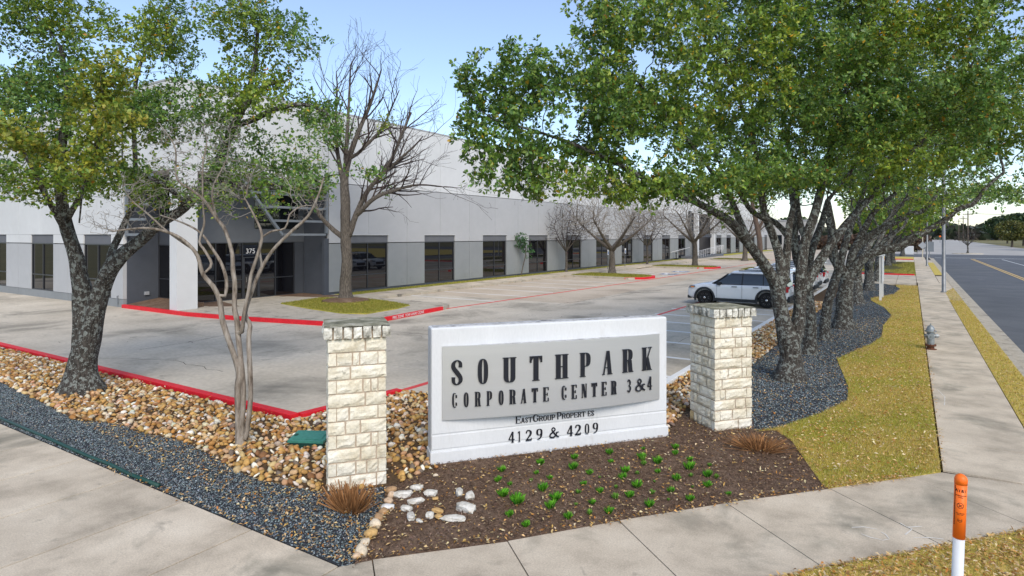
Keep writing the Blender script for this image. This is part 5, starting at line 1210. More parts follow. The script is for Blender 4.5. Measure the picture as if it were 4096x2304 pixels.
def radii(P, par, rmin, tip, e=2.3):
    n = len(P); acc = np.zeros(n); nch = np.zeros(n, int)
    for i in range(n):
        if par[i] >= 0: nch[par[i]] += 1
    for i in range(n-1,-1,-1):
        if acc[i] == 0: acc[i] = tip**e
        if par[i] >= 0: acc[par[i]] += acc[i]*1.0
    r = acc**(1/e)
    return np.where(rmin > 0, np.maximum(np.minimum(r, rmin*1.0), rmin), r), nch
def wood(P, par, r, lo, hi, name, m, parent, lump=.06, sides=None):
    """tubes through the nodes whose radius is in [lo, hi)"""
    n = len(P); ch = [[] for _ in range(n)]
    for i in range(n):
        if par[i] >= 0: ch[par[i]].append(i)
    V_, Fq = [], []; vb = 0; done = np.zeros(n, bool)
    sel = (r >= lo) & (r < hi)
    for i in range(n):
        if done[i] or not sel[i]: continue
        chain = [i]; done[i] = True; c_ = i
        while True:
            k = [j for j in ch[c_] if not done[j] and sel[j]]
            if not k: break
            j = max(k, key=lambda q: r[q]); chain.append(j); done[j] = True; c_ = j
        pts = [P[k] for k in chain]; rd = [r[k] for k in chain]
        if par[i] >= 0:
            pts = [P[par[i]]]+pts; rd = [min(r[par[i]], rd[0]*1.15)]+rd
        if len(pts) < 2: continue
        R0 = max(rd); k_ = 14 if R0 > .12 else (8 if R0 > .05 else (5 if R0 > .02 else 3))
        pts = np.array(pts); rd = np.array(rd); T_ = np.gradient(pts, axis=0); T_ /= (np.linalg.norm(T_, axis=1, keepdims=True)+1e-9)
        up = np.cross(T_[0], (0,0,1.)); 
        if np.linalg.norm(up) < .1: up = np.array((1.,0,0))
        A_ = np.arange(k_)*2*math.pi/k_
        for q in range(len(pts)):
            up = up-T_[q]*up.dot(T_[q]); up /= (np.linalg.norm(up)+1e-9); w_ = np.cross(T_[q], up)
            rr2 = rd[q]*(1+(lump*np.sin(A_*3+pts[q][2]*2.3+i)+lump*.7*np.sin(A_*5-pts[q][2]*4)+lump*.5*math.sin(pts[q][2]*7) if R0 > .05 else 0))
            V_.append(pts[q]+(np.cos(A_)[:,None]*up+np.sin(A_)[:,None]*w_)*np.reshape(rr2*np.ones(k_), (-1,1)))
        m_ = len(pts); a = np.arange(k_); b = (a+1) % k_
        for q in range(m_-1):
            o1 = vb+q*k_; o2 = o1+k_; Fq.append(np.stack([o1+a,o1+b,o2+b,o2+a],1))
        vb += m_*k_
    if not V_: return None
    return np_mesh(name, np.concatenate(V_), np.concatenate(Fq), m, parent, None, smooth=True)
def leafage(P, par, sel, per, size, colfn, name, parent, ros=1, spread=.10, droop=0, m='leaf'):
    idx = np.nonzero(sel)[0]; idx = np.repeat(idx, ros); n = len(idx)
    t = P[idx]-P[np.maximum(par[idx],0)]; t /= (np.linalg.norm(t, axis=1, keepdims=True)+1e-9)
    c = P[idx]+rng.normal(0, spread, (n,3))-t*rng.uniform(0,.15,(n,1)); tw = t+rng.normal(0,.5,(n,3))+(0,0,.25); tw /= np.linalg.norm(tw, axis=1, keepdims=True)
    N_ = n*per; c = np.repeat(c, per, 0); tw = np.repeat(tw, per, 0)
    rv = rng.normal(0,1,(N_,3)); rv -= tw*(rv*tw).sum(1, keepdims=True); rv /= (np.linalg.norm(rv, axis=1, keepdims=True)+1e-9)
    d = rv*1.0+tw*rng.uniform(-.15,1.0,(N_,1))-(0,0,droop); d /= np.linalg.norm(d, axis=1, keepdims=True)
    side = np.cross(d, tw)+rng.normal(0,.25,(N_,3)); side -= d*(side*d).sum(1, keepdims=True); side /= (np.linalg.norm(side, axis=1, keepdims=True)+1e-9)
    L_ = rng.uniform(*size, (N_,1)); w = L_*rng.uniform(.23,.32,(N_,1)); nrm = np.cross(side, d)
    st = c-tw*rng.uniform(0,.05,(N_,1))+d*.01
    V_ = np.stack([st, st+d*L_*.6+side*w+nrm*L_*.05, st+d*L_-nrm*L_*.08, st+d*L_*.6-side*w+nrm*L_*.05],1)
    Fa = np.array([(0,1,2),(0,2,3)])[None]+(np.arange(N_)*4)[:,None,None]
    col = colfn(c, N_)
    o = np_mesh(name, V_.reshape(-1,3), Fa.reshape(-1,3), M[m], parent, np.repeat(col,4,0)); o['kind'] = 'stuff'; return o
def vnoise(P, s, seed=0):
    q = P*s+seed; return (np.sin(q[:,0]*1.3+1.7*np.sin(q[:,1]*.9))+np.sin(q[:,1]*1.1+1.3*np.sin(q[:,2]*1.2+2))+np.sin(q[:,2]*1.5+1.1*np.sin(q[:,0]*.8+1)))/3
def blobs(L_, n, thr=-.15, s=1.6, seed=0, shell=0):
    """L_: list of (centre xyz, (rx,ry,rz), weight)"""
    out = []; w = np.array([b[2] if len(b) > 2 else b[1][0]*b[1][1]*b[1][2] for b in L_], float); w /= w.sum()
    for (c, r_, *_), k in zip(L_, (w*n).astype(int)):
        v = rng.normal(0,1,(k*3,3)); v /= np.linalg.norm(v, axis=1, keepdims=True); v *= (rng.random((k*3,1))**(1/3 if not shell else 1/6)); p = v*np.array(r_)+np.array(c)
        p = p[vnoise(p, s, seed) > thr][:k]; out.append(p)
    return np.concatenate(out)
OAK = [(.07,.15,.03),(.125,.24,.04),(.19,.31,.055),(.30,.38,.075),(.17,.30,.10),(.62,.36,.03),(.38,.17,.02)]
def oakcol(ybias=0, w=(14,25,26,14,14,.9,.35)):
    def f(c, n):
        ww = np.array(w, float); col = pal(n, OAK, ww, .22)
        z = vnoise(c, 1.1, 5); k = np.clip((z+.1+ybias)*1.1, 0, 1)[:,None]; warm = col*np.array((1.5,1.22,.75))+np.array((.015,.015,0))
        return np.clip(col*(1-k)+warm*k, .003, .8)
    return f
RT = lambda d: d*np.array((cH,sH,0))     # offset to the right of the view
def tree(name, label, limbs, att, D, kill, tip, barkm, twigm, group=None, leaves=None, trop=(0,0,.15), jit=.25, cap=9000, thick=.03, e=2.3, flare=True, cat='tree'):
    b = limbs[0][0]; limbs[0] = [(b[0],b[1],min(b[2],0)-.08,b[3])]+list(limbs[0]); t = thing(name, (b[0],b[1],0), label, cat, group); b = (b[0],b[1],0)
    P, par, rmin = grow(limbs, att, D, kill, trop, jit=jit, cap=cap); r, nch = radii(P, par, rmin, tip, e)
    if flare:
        zz = P[:,2]-b[2]; base = (rmin > 0) & (zz < .45); r[base] *= 1+.55*np.clip((.45-zz[base])/.45, 0, 1)**2
    wood(P, par, r, thick, 99, 'trunk', M[barkm], t); wood(P, par, r, 0, thick, 'branches', M[twigm], t)
    if leaves:
        sel = (r < leaves.get('rmax', .012)) & (rng.random(len(P)) < leaves.get('frac', 1))
        leafage(P, par, sel, leaves['per'], leaves['size'], leaves['col'], 'foliage', t, leaves.get('ros',1), leaves.get('spread',.1))
    return t, P, par, r
def shoots(P, par, r, specs, rs, z0=0):
    """ascending straight-ish side shoots; specs: per level (spacing, length, angle, up)"""
    P = list(map(np.array, P)); par = list(par); r = list(r); rr4 = random.Random(rs); front = [i for i in range(len(P)) if .02 < r[i] < .16 and P[i][2] > z0]
    for (prob, ln, ang, up, rk, step) in specs:
        nf = []
        for i in front:
            if rr4.random() > prob or par[i] < 0: continue
            d = P[i]-P[par[i]]; d /= (np.linalg.norm(d)+1e-9); q = np.array([rr4.gauss(0,1) for _ in range(3)]); q -= d*q.dot(d); q /= np.linalg.norm(q)
            a = R(rr4.uniform(*ang)); d = d*math.cos(a)+q*math.sin(a); d[2] += up; d /= np.linalg.norm(d); L_ = rr4.uniform(*ln); m_ = max(3, int(L_/step)); ra = min(r[i]*.6, rk); last = i; c_ = P[i].copy()
            for k in range(m_):
                d = d+np.array([rr4.gauss(0,.10) for _ in range(3)]); d[2] += up*.12; d /= np.linalg.norm(d); c_ = c_+d*step
                P.append(c_.copy()); par.append(last); r.append(max(.0062, ra*(1-k/m_*.75))); last = len(P)-1; nf.append(last)
        front = nf
    return np.array(P), np.array(par), np.array(r)
def L3(pts): return [(*PT(u,v,d), r) for u,v,d,r in pts]
Z7 = lambda X, Y: (1723.2+X*.39912, 402.5+Y*.39912)
Z6 = lambda X, Y: (1886.7+X*.30385, 440.2+Y*.30385)
def L7(pts): return L3([(*Z7(X,Y),d,r) for X,Y,d,r in pts])
def L6(pts): return L3([(*Z6(X,Y),d,r) for X,Y,d,r in pts])
# -- big live oak by the right pillar
gx, gy = G(1985,955); d0 = -sH*gx+cH*gy
limbs = [
 [(*PT(1985,962,d0),.30)]+L7([(665,1250,d0,.27),(650,1130,d0,.24),(615,1000,d0,.19),(590,860,d0,.165),(560,760,d0-.05,.15),(490,650,d0-.3,.13),(400,530,d0-.7,.115),(300,400,d0-1.2,.10),(190,330,d0-1.7,.085),(60,262,d0-2.2,.07)])+L3([(1660,470,12.6,.055),(1530,400,12,.045),(1380,340,11.6,.03),(1240,300,11.3,.02)]),
 L7([(665,1180,d0,.20),(700,1090,d0,.185),(722,950,d0,.15),(725,800,d0,.14),(738,640,d0,.13),(765,500,d0,.12),(820,330,d0+.1,.105),(870,130,d0+.2,.09),(900,0,d0+.2,.07)])+L3([(2110,300,15.6,.05),(2150,120,15.8,.03)]),
 L7([(600,830,d0,.15),(600,640,d0+.2,.115),(555,480,d0+.2,.10),(500,320,d0+.1,.09),(475,120,d0,.08),(450,-40,d0,.06)])+L3([(1850,220,14.8,.04),(1800,90,14.5,.025)]),
 L7([(630,760,d0+.1,.11),(640,600,d0+.3,.10),(655,420,d0+.4,.085),(690,260,d0+.6,.07),(700,60,d0+.8,.05)]),
 L7([(745,820,d0,.13),(850,640,d0+.1,.115),(960,480,d0+.1,.10),(1045,370,d0+.2,.09)])+L3([(2230,450,15.6,.07),(2330,340,15.8,.05),(2420,220,16,.03)]),
 L7([(765,500,d0,.09),(720,380,d0+.5,.08),(700,180,d0+1,.06)]),
 L7([(420,545,d0-.6,.09),(350,400,d0-.5,.085),(290,250,d0-.6,.07),(200,120,d0-.9,.05)])+L3([(1720,340,13.6,.035),(1600,200,13,.02)]),
 L7([(520,380,d0,.07),(400,300,d0-.6,.06),(330,120,d0-1,.045)]),
]
pp = lambda u, v, d: PT(u, v, d)
att = blobs([(pp(1320,290,11.6),(1.25,1.1,1.2),8),(pp(1480,230,12),(1.3,1.3,1.5),10),(pp(1580,240,12.6),(1.1,1.2,1.4),7),(pp(1200,200,11.4),(.55,.5,.45),1.5),(pp(1180,330,11.3),(.4,.5,.4),1.2),(pp(1330,150,11.7),(.7,.7,.5),2),(pp(1240,430,11.4),(.55,.6,.4),1.5),(pp(1400,460,11.8),(.95,.9,.42),3),(pp(1600,470,12.4),(1.0,1,.4),3),(pp(1650,130,12.6),(1.6,1.7,1.6)),(pp(1640,370,12.6),(1.5,1.4,.95)),(pp(1560,20,12.6),(1.2,1.5,1.2)),
             (pp(1900,200,14.5),(2.2,2.4,2.0)),(pp(1800,430,13.4),(1.6,1.4,.7)),(pp(2150,180,15),(2.2,2.4,2.2)),(pp(2380,200,14.2),(1.8,2,1.9)),(pp(2100,400,15),(2.0,1.6,.7)),(pp(1760,455,13),(1.0,1.2,.45),2.5),(pp(1950,440,14),(1.4,1.3,.4),2.5),(pp(2360,350,14),(1.2,1.5,.8)),(pp(1950,-60,15),(3,2.6,1.4)),(pp(2350,-40,15),(2.6,2.6,1.4)),(pp(2560,260,14.5),(1.2,1.6,1.8))], 11000, -.10, 2.3, 3)
tree('live_oak', 'big leafy live oak with forked lichen covered trunks right of the right stone pillar', limbs, att, .17, .185, .0030, 'oak_bark', 'oak_bark', 'live oaks along the street', dict(per=7, size=(.07,.118), col=oakcol(.10), ros=3, rmax=.010, spread=.085), cap=19000)
# -- the row behind it
def row_oak(bu, bv, d, sps, blobl, n, D, kill, leaf, lab, lean=None, grp='live oaks along the street', nm='live_oak', ybias=0, per=6, ros=2, thr=-.3):
    at_ = blobs(blobl, int(n*3.2), thr+.1, 1.2, bu); D *= .72; kill *= .66
    return tree(nm, lab, sps, at_, D, kill, .0045*max(1,d/22), 'oak_bark', 'oak_bark', grp, dict(per=per, size=leaf, col=oakcol(ybias), ros=ros, rmax=.014*max(1,d/22), spread=.17), cap=9000)
row_oak(2030,890,18.5, [[(*PT(2032,893,18.5),.22)]+L7([(790,1100,18.5,.20),(780,950,18.5,.18),(765,780,18.6,.15),(700,600,18.7,.12),(690,380,18.8,.09),(660,150,19,.06)]), L7([(775,800,18.5,.13),(790,600,18.6,.12),(860,400,19,.10),(900,250,19.3,.07)]), L7([(770,700,18.5,.10),(600,420,18.5,.09),(420,330,18.3,.06)])],
        [(pp(2000,330,18.5),(3.2,2.2,1.5)),(pp(2080,120,19),(3.4,2.6,2.4)),(pp(1760,330,18.5),(1.6,1.5,1.2)),(pp(2330,300,18.5),(2.2,2,1.6))], 1200, .32, .42, (.08,.13), 'live oak with a dark straight trunk close behind the big oak')
row_oak(2072,853,21, [[(*PT(2072,856,21),.20)]+L7([(885,1000,21,.17),(905,880,21,.15),(960,720,21.1,.14),(1000,560,21.3,.12),(1060,380,21.6,.09)])+L3([(2190,440,22,.05)]), L7([(960,720,21.1,.10),(930,480,21.2,.09),(880,350,21.5,.06)])],
        [(pp(1960,455,24),(3.4,2,.8),12),(pp(2100,450,25),(3,2,.7),9),(pp(2150,380,21.5),(2.8,2.2,1.4)),(pp(2250,200,21.5),(3.4,2.6,2.4))], 800, .36, .5, (.09,.14), 'live oak whose slim trunk leans right, third from the camera')
t4 = row_oak(2121,826,23.5, [[(*PT(2121,829,23.5),.34)]+L6([(775,1150,23.5,.31),(785,980,23.5,.28),(800,860,23.5,.25),(700,700,23.6,.17),(660,620,23.7,.15),(680,450,23.8,.14),(640,200,24,.10)]),
        L6([(800,860,23.5,.20),(860,780,23.4,.185),(950,680,23.3,.175),(1080,625,23.2,.165),(1250,590,23,.155),(1340,520,22.9,.145),(1470,460,22.8,.125),(1620,370,22.6,.105),(1720,280,22.5,.09),(1850,240,22.3,.08),(1950,110,22.2,.065),(2100,-20,22,.045)]),
        L6([(830,800,23.5,.18),(850,650,23.7,.16),(930,545,23.8,.15),(1080,450,23.8,.14),(1180,400,23.8,.13),(1320,330,23.8,.11),(1440,290,23.8,.09),(1560,150,23.9,.06)]),
        L6([(850,650,23.7,.14),(960,420,24,.12),(1050,280,24.2,.10),(1240,130,24.5,.07)]), L6([(1020,650,23.2,.09),(1130,530,23.4,.08),(1260,420,23.6,.06)])],
        [(pp(2280,370,23.5),(3,2.4,1.1)),(pp(2380,250,23.3),(3.6,2.8,2.0)),(pp(2500,400,22.4),(1.3,1.6,.8)),(pp(2420,430,21.5),(1.6,1.8,.55),6),(pp(2300,450,22.5),(1.6,1.6,.5),4),(pp(2540,480,22),(.9,1.2,.5),2),(pp(2180,250,24),(3,2.5,2)),(pp(2560,250,22.5),(2,2,2))], 1500, .36, .5, (.09,.14), 'live oak with the thickest trunk and two long limbs reaching over the street')
for (bu,bv,d,rad,lab,lims) in ((2157,764,32,.30,'live oak fifth in the row, dark trunk before the leasing board',[[(890,1065),(885,880),(900,740),(930,560),(900,350)],[(890,780),(1000,560),(1180,330)]]),
                       (2186,730,39.7,.32,'live oak sixth in the row, broad trunk beside the leasing board',[[(985,955),(985,780),(970,650),(940,480)],[(985,760),(1060,560),(1200,300)]]),
                       (2206,708,47.4,.28,'live oak seventh in the row, last before the driveway',[[(1055,880),(1055,760),(1070,620),(1100,450)],[(1055,740),(1180,500),(1300,420)]])):
    sp4 = []
    for li, lm in enumerate(lims): sp4.append(L6([(X,Y,d+.3*k,rad*(1-.2*k) if li == 0 else rad*.6*(1-.2*k)) for k,(X,Y) in enumerate(lm)]))
    row_oak(bu,bv,d, sp4, [(pp(bu+10,440,d+1),(4.4,3.4,1.5)),(pp(bu+60,330,d),(4.6,3.4,2.4)),(pp(2350,470,d),(3.0,2.4,1.1)),(pp(2330,505,d+2),(4.5,3,.7),14),(pp(2450,485,d-2),(3,3,.8),10),(pp(2400,300,d),(3,3,2))], 620, .55, .75, (.13,.20), lab, ybias=.15 if d > 35 else .05)
for (bu,bv,d,rad,lab) in ((2233,670,70.4,.34,'leafy oak just beyond the driveway'),(2246,664,77,.3,'second leafy oak beyond the driveway'),(2271,642,108,.35,'farthest leafy oak before the crossing')):
    b = PT(bu,bv,d); lim = [[(b[0],b[1],-.1,rad),(b[0],b[1],1.6,rad*.8),(b[0]+.3,b[1]+.2,4,rad*.5),(b[0]+.5,b[1],6.5,rad*.25)],[(b[0],b[1],1.8,rad*.6),(b[0]+1.5,b[1],4,rad*.4)],[(b[0],b[1],1.9,rad*.6),(b[0]-1.5,b[1]-.6,4,rad*.4)]]
    at_ = blobs([((b[0],b[1],7),(6,6,3.2)),((b[0]+4,b[1]-2,6.6),(3.5,3,2)),((b[0]+2.5,b[1]-2,5.4),(3.5,3,1.4)),((b[0]-2.5,b[1],5.6),(3,3,1.4))], 360, -.3, .9, bu)
    tree('street_oak', lab, lim, at_, .8, 1.0, .02, 'oak_bark', 'oak_bark', 'oaks beyond the driveway', dict(per=9, size=(.28,.42), col=oakcol(.35), ros=3, rmax=.05, spread=.35), cap=3000)
# -- left live oak
dL = 14.03
Z3 = lambda X, Y: ((300+X/2.07)*.62891, (700+Y/2.07)*.62891)
def L3z(pts): return L3([(*Z3(X,Y),d,r) for X,Y,d,r in pts])
limbs = [
 [(*PT(207,992,dL),.36),(*PT(208,930,dL),.31)]+L3([(215,880,dL,.27),(235,800,dL,.21)])+L3z([(200,1000,dL,.185),(280,800,dL-.05,.175),(360,700,dL-.1,.165),(420,640,dL-.1,.15),(560,530,dL-.15,.13),(700,400,dL-.2,.115),(930,250,dL-.1,.10)])+L3([(540,420,dL,.09),(590,315,dL,.085),(620,250,dL,.07),(640,160,dL,.05),(650,60,dL,.035)]),
 [(*PT(208,900,dL),.22)]+L3z([(70,1000,dL,.20),(40,850,dL-.1,.17),(10,700,dL-.2,.15)])+L3([(165,560,dL-.3,.13),(150,420,dL-.4,.10),(170,250,dL-.5,.07),(150,100,dL-.6,.04)]),
 L3z([(300,720,dL,.11),(310,630,dL+.1,.085),(380,480,dL+.2,.075),(410,400,dL+.2,.065),(480,220,dL+.3,.055)])+L3([(340,400,dL+.4,.05),(335,280,dL+.5,.045),(350,170,dL+.5,.035),(390,90,dL+.5,.02)]),
 L3([(590,315,dL,.07),(640,300,dL,.065),(700,272,dL+.1,.055),(780,265,dL+.2,.04),(860,310,dL+.3,.025)]),
 L3([(610,280,dL,.06),(660,220,dL,.05),(720,205,dL,.035)]),
 L3([(471,519,dL-.1,.06),(420,470,dL-.8,.05),(330,430,dL-1.3,.035),(250,420,dL-1.6,.02)]),
 L3([(520,450,dL,.06),(620,470,dL-.2,.05),(720,470,dL-.2,.035),(840,440,dL,.02)]),
 L3([(180,600,dL-.3,.08),(120,500,dL-1,.06),(60,380,dL-1.3,.04)]),
 L3([(165,560,dL-.3,.07),(230,430,dL-1.8,.05),(250,300,dL-2.4,.035),(262,200,dL-2.6,.02)]),
]
att = blobs([(pp(360,120,dL+.4),(1.15,1.2,1.35)),(pp(440,20,dL+.5),(.6,.9,.6)),(pp(300,280,dL),(1.3,1.2,1.0)),(pp(420,290,dL+.2),(1.0,1.1,.8)),(pp(620,60,dL),(.95,1.2,1.0)),(pp(690,110,dL),(.95,1.2,1.1)),(pp(650,250,dL),(1.25,1.3,.9)),(pp(780,230,dL+.3),(.75,1,.6)),(pp(600,390,dL),(1.3,1.2,.7)),(pp(770,370,dL+.2),(1.1,1.1,.7)),(pp(740,480,dL-.1),(1.2,1,.33)),(pp(880,430,dL+.3),(.75,.8,.35)),
             (pp(330,470,dL-1),(1.5,1.3,.45)),(pp(500,500,dL-.3),(1.1,1,.35)),(pp(130,200,dL-.6),(1.1,1.4,1.6)),(pp(60,380,dL-1.2),(1.4,1.5,1.2)),(pp(-60,250,dL-1),(1.4,1.6,2.0)),(pp(210,60,dL-.3),(.5,.8,.7)),(pp(80,-20,dL-.5),(1.6,1.6,.9))], 8000, .05, 2.3, 11)
t, P_, par_, r_ = tree('live_oak', 'leafy live oak at the left with a leaning lichen covered trunk by the driveway', limbs, att, .16, .175, .0028, 'oak_bark', 'oak_bark', None, dict(per=6, size=(.06,.105), col=oakcol(.08,(18,27,22,11,18,.6,.3)), ros=3, rmax=.009, spread=.12), cap=15000)
at_ = blobs([(pp(270,215,11.4),(.75,.6,.55)),(pp(235,300,11.2),(.85,.6,.7)),(pp(330,270,11.5),(.5,.5,.5)),(pp(200,400,11),(.7,.6,.35)),(pp(60,330,11),(.7,.6,.5))], 1000, -.05, 3.0, 2)
P2, pr2, rm2 = grow([L3([(200,560,12.6,.02),(215,450,11.6,.018),(258,330,11.3,.014),(262,220,11.4,.008)]), L3([(215,450,11.6,.014),(90,380,11.2,.01)])], at_, .13, .15); r2, _ = radii(P2, pr2, rm2, .003)
wood(P2, pr2, r2, 0, 99, 'near_branch', M['oak_bark'], t)
def yel(c, n): return pal(n, [(.28,.33,.045),(.38,.38,.05),(.17,.26,.04),(.50,.42,.06)], [4,3,4,1], .2)
leafage(P2, pr2, r2 < .012, 7, (.07,.115), yel, 'yellow_green_foliage', t, 2, .07)
# -- crape myrtle (bare, multi stemmed) in the river rock
dC = 10.36
def C1(pts): return L3([(*Z3(X,Y),dC+dd,r) for X,Y,dd,r in pts])
limbs = [
 [(*PT(607,1132,dC),.07)]+L3([(600,1060,dC,.055),(598,980,dC,.05),(600,930,dC,.048)])+C1([(1245,1290,0,.046),(1215,1180,0,.045),(1200,1050,0,.042),(1150,930,-.05,.04),(1060,820,-.1,.034),(1010,660,-.15,.032),(900,540,-.25,.028),(760,470,-.35,.024),(600,440,-.5,.019),(430,450,-.6,.014),(300,470,-.7,.01)]),
 L3([(606,1100,dC,.05),(612,980,dC,.045)])+C1([(1350,1330,.05,.045),(1340,1200,.05,.044),(1320,1100,.05,.042),(1325,900,.05,.04),(1310,800,.05,.037),(1300,640,.05,.034),(1240,450,.1,.031),(1180,370,.1,.029),(1060,200,0,.025),(960,120,-.1,.02),(840,20,-.2,.016)])+L3([(440,370,dC-.3,.012),(400,310,dC-.4,.008)]),
 L3([(618,1100,dC,.045),(630,1000,dC,.043)])+C1([(1440,1380,.05,.040),(1450,1240,.1,.038),(1410,1150,.1,.036),(1460,980,.1,.034),(1530,800,.1,.032),(1640,620,.1,.029),(1800,460,.15,.027),(1930,340,.2,.023),(2010,180,.2,.018),(2060,20,.3,.012)]),
 C1([(1380,1300,0,.04),(1400,1150,-.05,.036),(1440,950,-.05,.034),(1460,820,-.05,.032),(1530,600,-.1,.028),(1545,480,-.1,.024),(1480,330,-.1,.018),(1400,180,-.1,.012)]),
 C1([(1060,820,0,.02),(1130,740,.1,.025),(1070,620,.15,.024),(1030,550,.2,.022),(1070,400,.2,.02),(1060,250,.2,.017)])+L3([(510,420,dC+.2,.014),(520,350,dC+.2,.01),(500,300,dC+.2,.007)]),
 C1([(1245,1000,0,.03),(1255,880,.1,.03),(1215,740,.15,.028),(1130,600,.2,.024),(1040,480,.25,.02),(900,400,.3,.016),(700,330,.4,.011)]),
 C1([(1180,370,.1,.022),(1140,220,.05,.018),(1150,80,.05,.014)])+L3([(570,400,dC+.1,.01),(580,320,dC+.1,.007)]),
 C1([(1550,760,.1,.022),(1530,560,.1,.018),(1620,470,0,.017),(1740,440,0,.016),(1790,310,0,.013),(1930,250,.1,.01),(2040,300,.1,.007)]),
 C1([(1010,640,-.1,.018),(780,480,-.3,.017),(600,320,-.4,.015),(460,200,-.5,.012),(390,80,-.6,.008)]),
]
att = blobs([(pp(500,380,dC),(.75,.8,.6)),(pp(560,330,dC),(.45,.6,.4)),(pp(420,470,dC-.4),(.75,.8,.45)),(pp(620,480,dC),(.9,.8,.5)),(pp(760,500,dC+.1),(.5,.6,.4)),(pp(300,560,dC-.6),(.6,.6,.3)),(pp(350,500,dC-.5),(.4,.5,.3))], 4200, -.5, 2, 8)
tree('crape_myrtle', 'bare multi stemmed crape myrtle with smooth grey tan stems in river rock', limbs, att, .07, .085, .0026, 'crape_bark', 'grey_twig', None, None, trop=(0,0,.1), jit=.45, thick=.010, cap=11000, e=2.15)
# -- tall bare tree with a few leaves on the entrance island
dE = 31.8
limbs = [
 [(*PT(870,756,dE),.36),(*PT(870,715,dE),.30)]+L3([(872,660,dE,.27),(870,590,dE,.26),(868,500,dE,.24),(868,440,dE,.19),(880,390,dE,.15),(905,325,dE,.11),(932,260,dE,.08),(952,200,dE,.05),(962,165,dE,.03)]),
 L3([(868,600,dE,.14),(835,575,dE,.12),(800,535,dE-.3,.10),(790,500,dE-.4,.08),(760,470,dE-.5,.05)]),
 L3([(880,590,dE,.16),(900,530,dE,.14),(925,480,dE,.12),(980,410,dE,.09),(1010,340,dE,.07),(1040,270,dE,.045)]),
 L3([(895,545,dE,.13),(940,500,dE-.4,.11),(990,480,dE-.6,.08),(1050,465,dE-.8,.05),(1120,470,dE-1,.02)]),
 L3([(866,470,dE,.14),(850,390,dE+.3,.10),(845,310,dE+.4,.07),(848,220,dE+.5,.04),(845,170,dE+.5,.02)]),
 L3([(868,420,dE,.12),(875,310,dE,.08),(880,210,dE,.05),(882,150,dE,.02)]),
 L3([(885,400,dE,.1),(955,330,dE,.07),(990,260,dE,.04),(1005,225,dE,.02)]),
 L3([(920,480,dE,.1),(1000,405,dE,.07),(1045,365,dE,.05),(1070,335,dE,.02)]),
]
mp_ = dE/F
tp_ = thing('bare_elm', (limbs[0][0][0],limbs[0][0][1],0), 'tall nearly bare tree with spreading dark branches on the grass island by the entrance', 'tree')
P_, par_, rm_ = grow(limbs, [(0.,0.,-900.)], .30, 1, iters=0); r_, _ = radii(P_, par_, rm_, .02)
zz_ = P_[:,2]; fl_ = zz_ < .6; r_[fl_] *= 1+.5*((.6-zz_[fl_])/.6)**2
P_, par_, r_ = shoots(P_, par_, r_, [(.70,(1.2,2.9),(28,55),.22,.05,.25),(.36,(.8,1.8),(25,48),.16,.022,.20),(.34,(.4,1.1),(25,50),.14,.013,.16),(.12,(.3,.7),(25,50),.1,.009,.16)], 5, 4.8)
wood(P_, par_, r_, .05, 99, 'trunk', M['elm_bark'], tp_); wood(P_, par_, r_, 0, .05, 'branches', M['elm_twig'], tp_)
lowg = (r_ < .02) & (P_[:,2] < 9.5) & (vnoise(P_,1.0,4) > .05) & (((P_@np.array((cH,sH,0)))/((P_@np.array((-sH,cH,0))))*F+CX) < 985)
leafage(P_, par_, lowg, 5, (.09,.15), oakcol(.2), 'foliage', tp_, 2, .22)
# mulch ring
ex, ey = PT(870,755,dE)[:2]; rg = MB(); rg.lathe([(1.25,0),(1.1,.07),(.5,.15),(.2,.2)], (ex,ey,.18), 26); tag(rg.build('mulch_ring', M['soil'], smooth=True), kind='structure')
# -- smaller bare trees
def bare(base, z0, hgt, wid, trunk_r, lab, nm, barkm, twigm, D, n, fork=.3, grp=None, seed=1, leaf=None, tip=.008):
    x, y = base; rr3 = random.Random(seed); lim = [[(x,y,z0-.05,trunk_r*1.2),(x+.05,y,z0+hgt*fork*.5,trunk_r),(x,y,z0+hgt*fork,trunk_r*.85)]]
    for k in range(6):
        a = k*1.05+rr3.random()*.5; lim.append([(x,y,z0+hgt*fork*rr3.uniform(.85,1.05),trunk_r*.6),(x+wid*.16*math.cos(a),y+wid*.16*math.sin(a),z0+hgt*(fork+.14),trunk_r*.42),(x+wid*.33*math.cos(a),y+wid*.33*math.sin(a),z0+hgt*(fork+.34),trunk_r*.2)])
    at_ = blobs([((x,y,z0+hgt*.68),(wid/2,wid/2,hgt*.32)),((x,y,z0+hgt*.52),(wid*.48,wid*.48,hgt*.16))], int(n*2.6), -.7, .7, seed); D *= .8
    return tree(nm, lab, lim, at_, D, D*1.0, tip*.8, barkm, twigm, grp, leaf, trop=(0,0,.2), jit=.3, thick=.04, cap=8500, e=2.15)
bb = G(1539,686,.15); bare(bb, .17, 8.2, 11, .27, 'round crowned bare tree on the grass island before the third window bay', 'bare_tree', 'elm_bark', 'grey_twig', .36, 2000, .26, 'bare trees on parking islands', 5, tip=.011)
bb = PT(1747.6,666.6,68.5); bare(bb[:2], .17, 8.4, 10.5, .27, 'bare tree on the far grass island before the white columned entrance', 'bare_tree', 'elm_bark', 'grey_twig', .42, 1500, .33, 'bare trees on parking islands', 8, tip=.013)
bb = PT(1873.5,653,85); bare(bb[:2], .17, 8.4, 10, .3, 'farthest bare tree left of the brown trunk', 'bare_tree', 'elm_bark', 'grey_twig', .5, 900, .3, 'bare trees on parking islands', 9, tip=.015)
bb = PT(1424,683,57); bare(bb[:2], .17, 6.6, 5.2, .10, 'slender bare crape myrtle by the glass door', 'small_bare_tree', 'elm_bark', 'elm_twig', .28, 1100, .3, 'slim bare trees against the wall', 11, tip=.010)
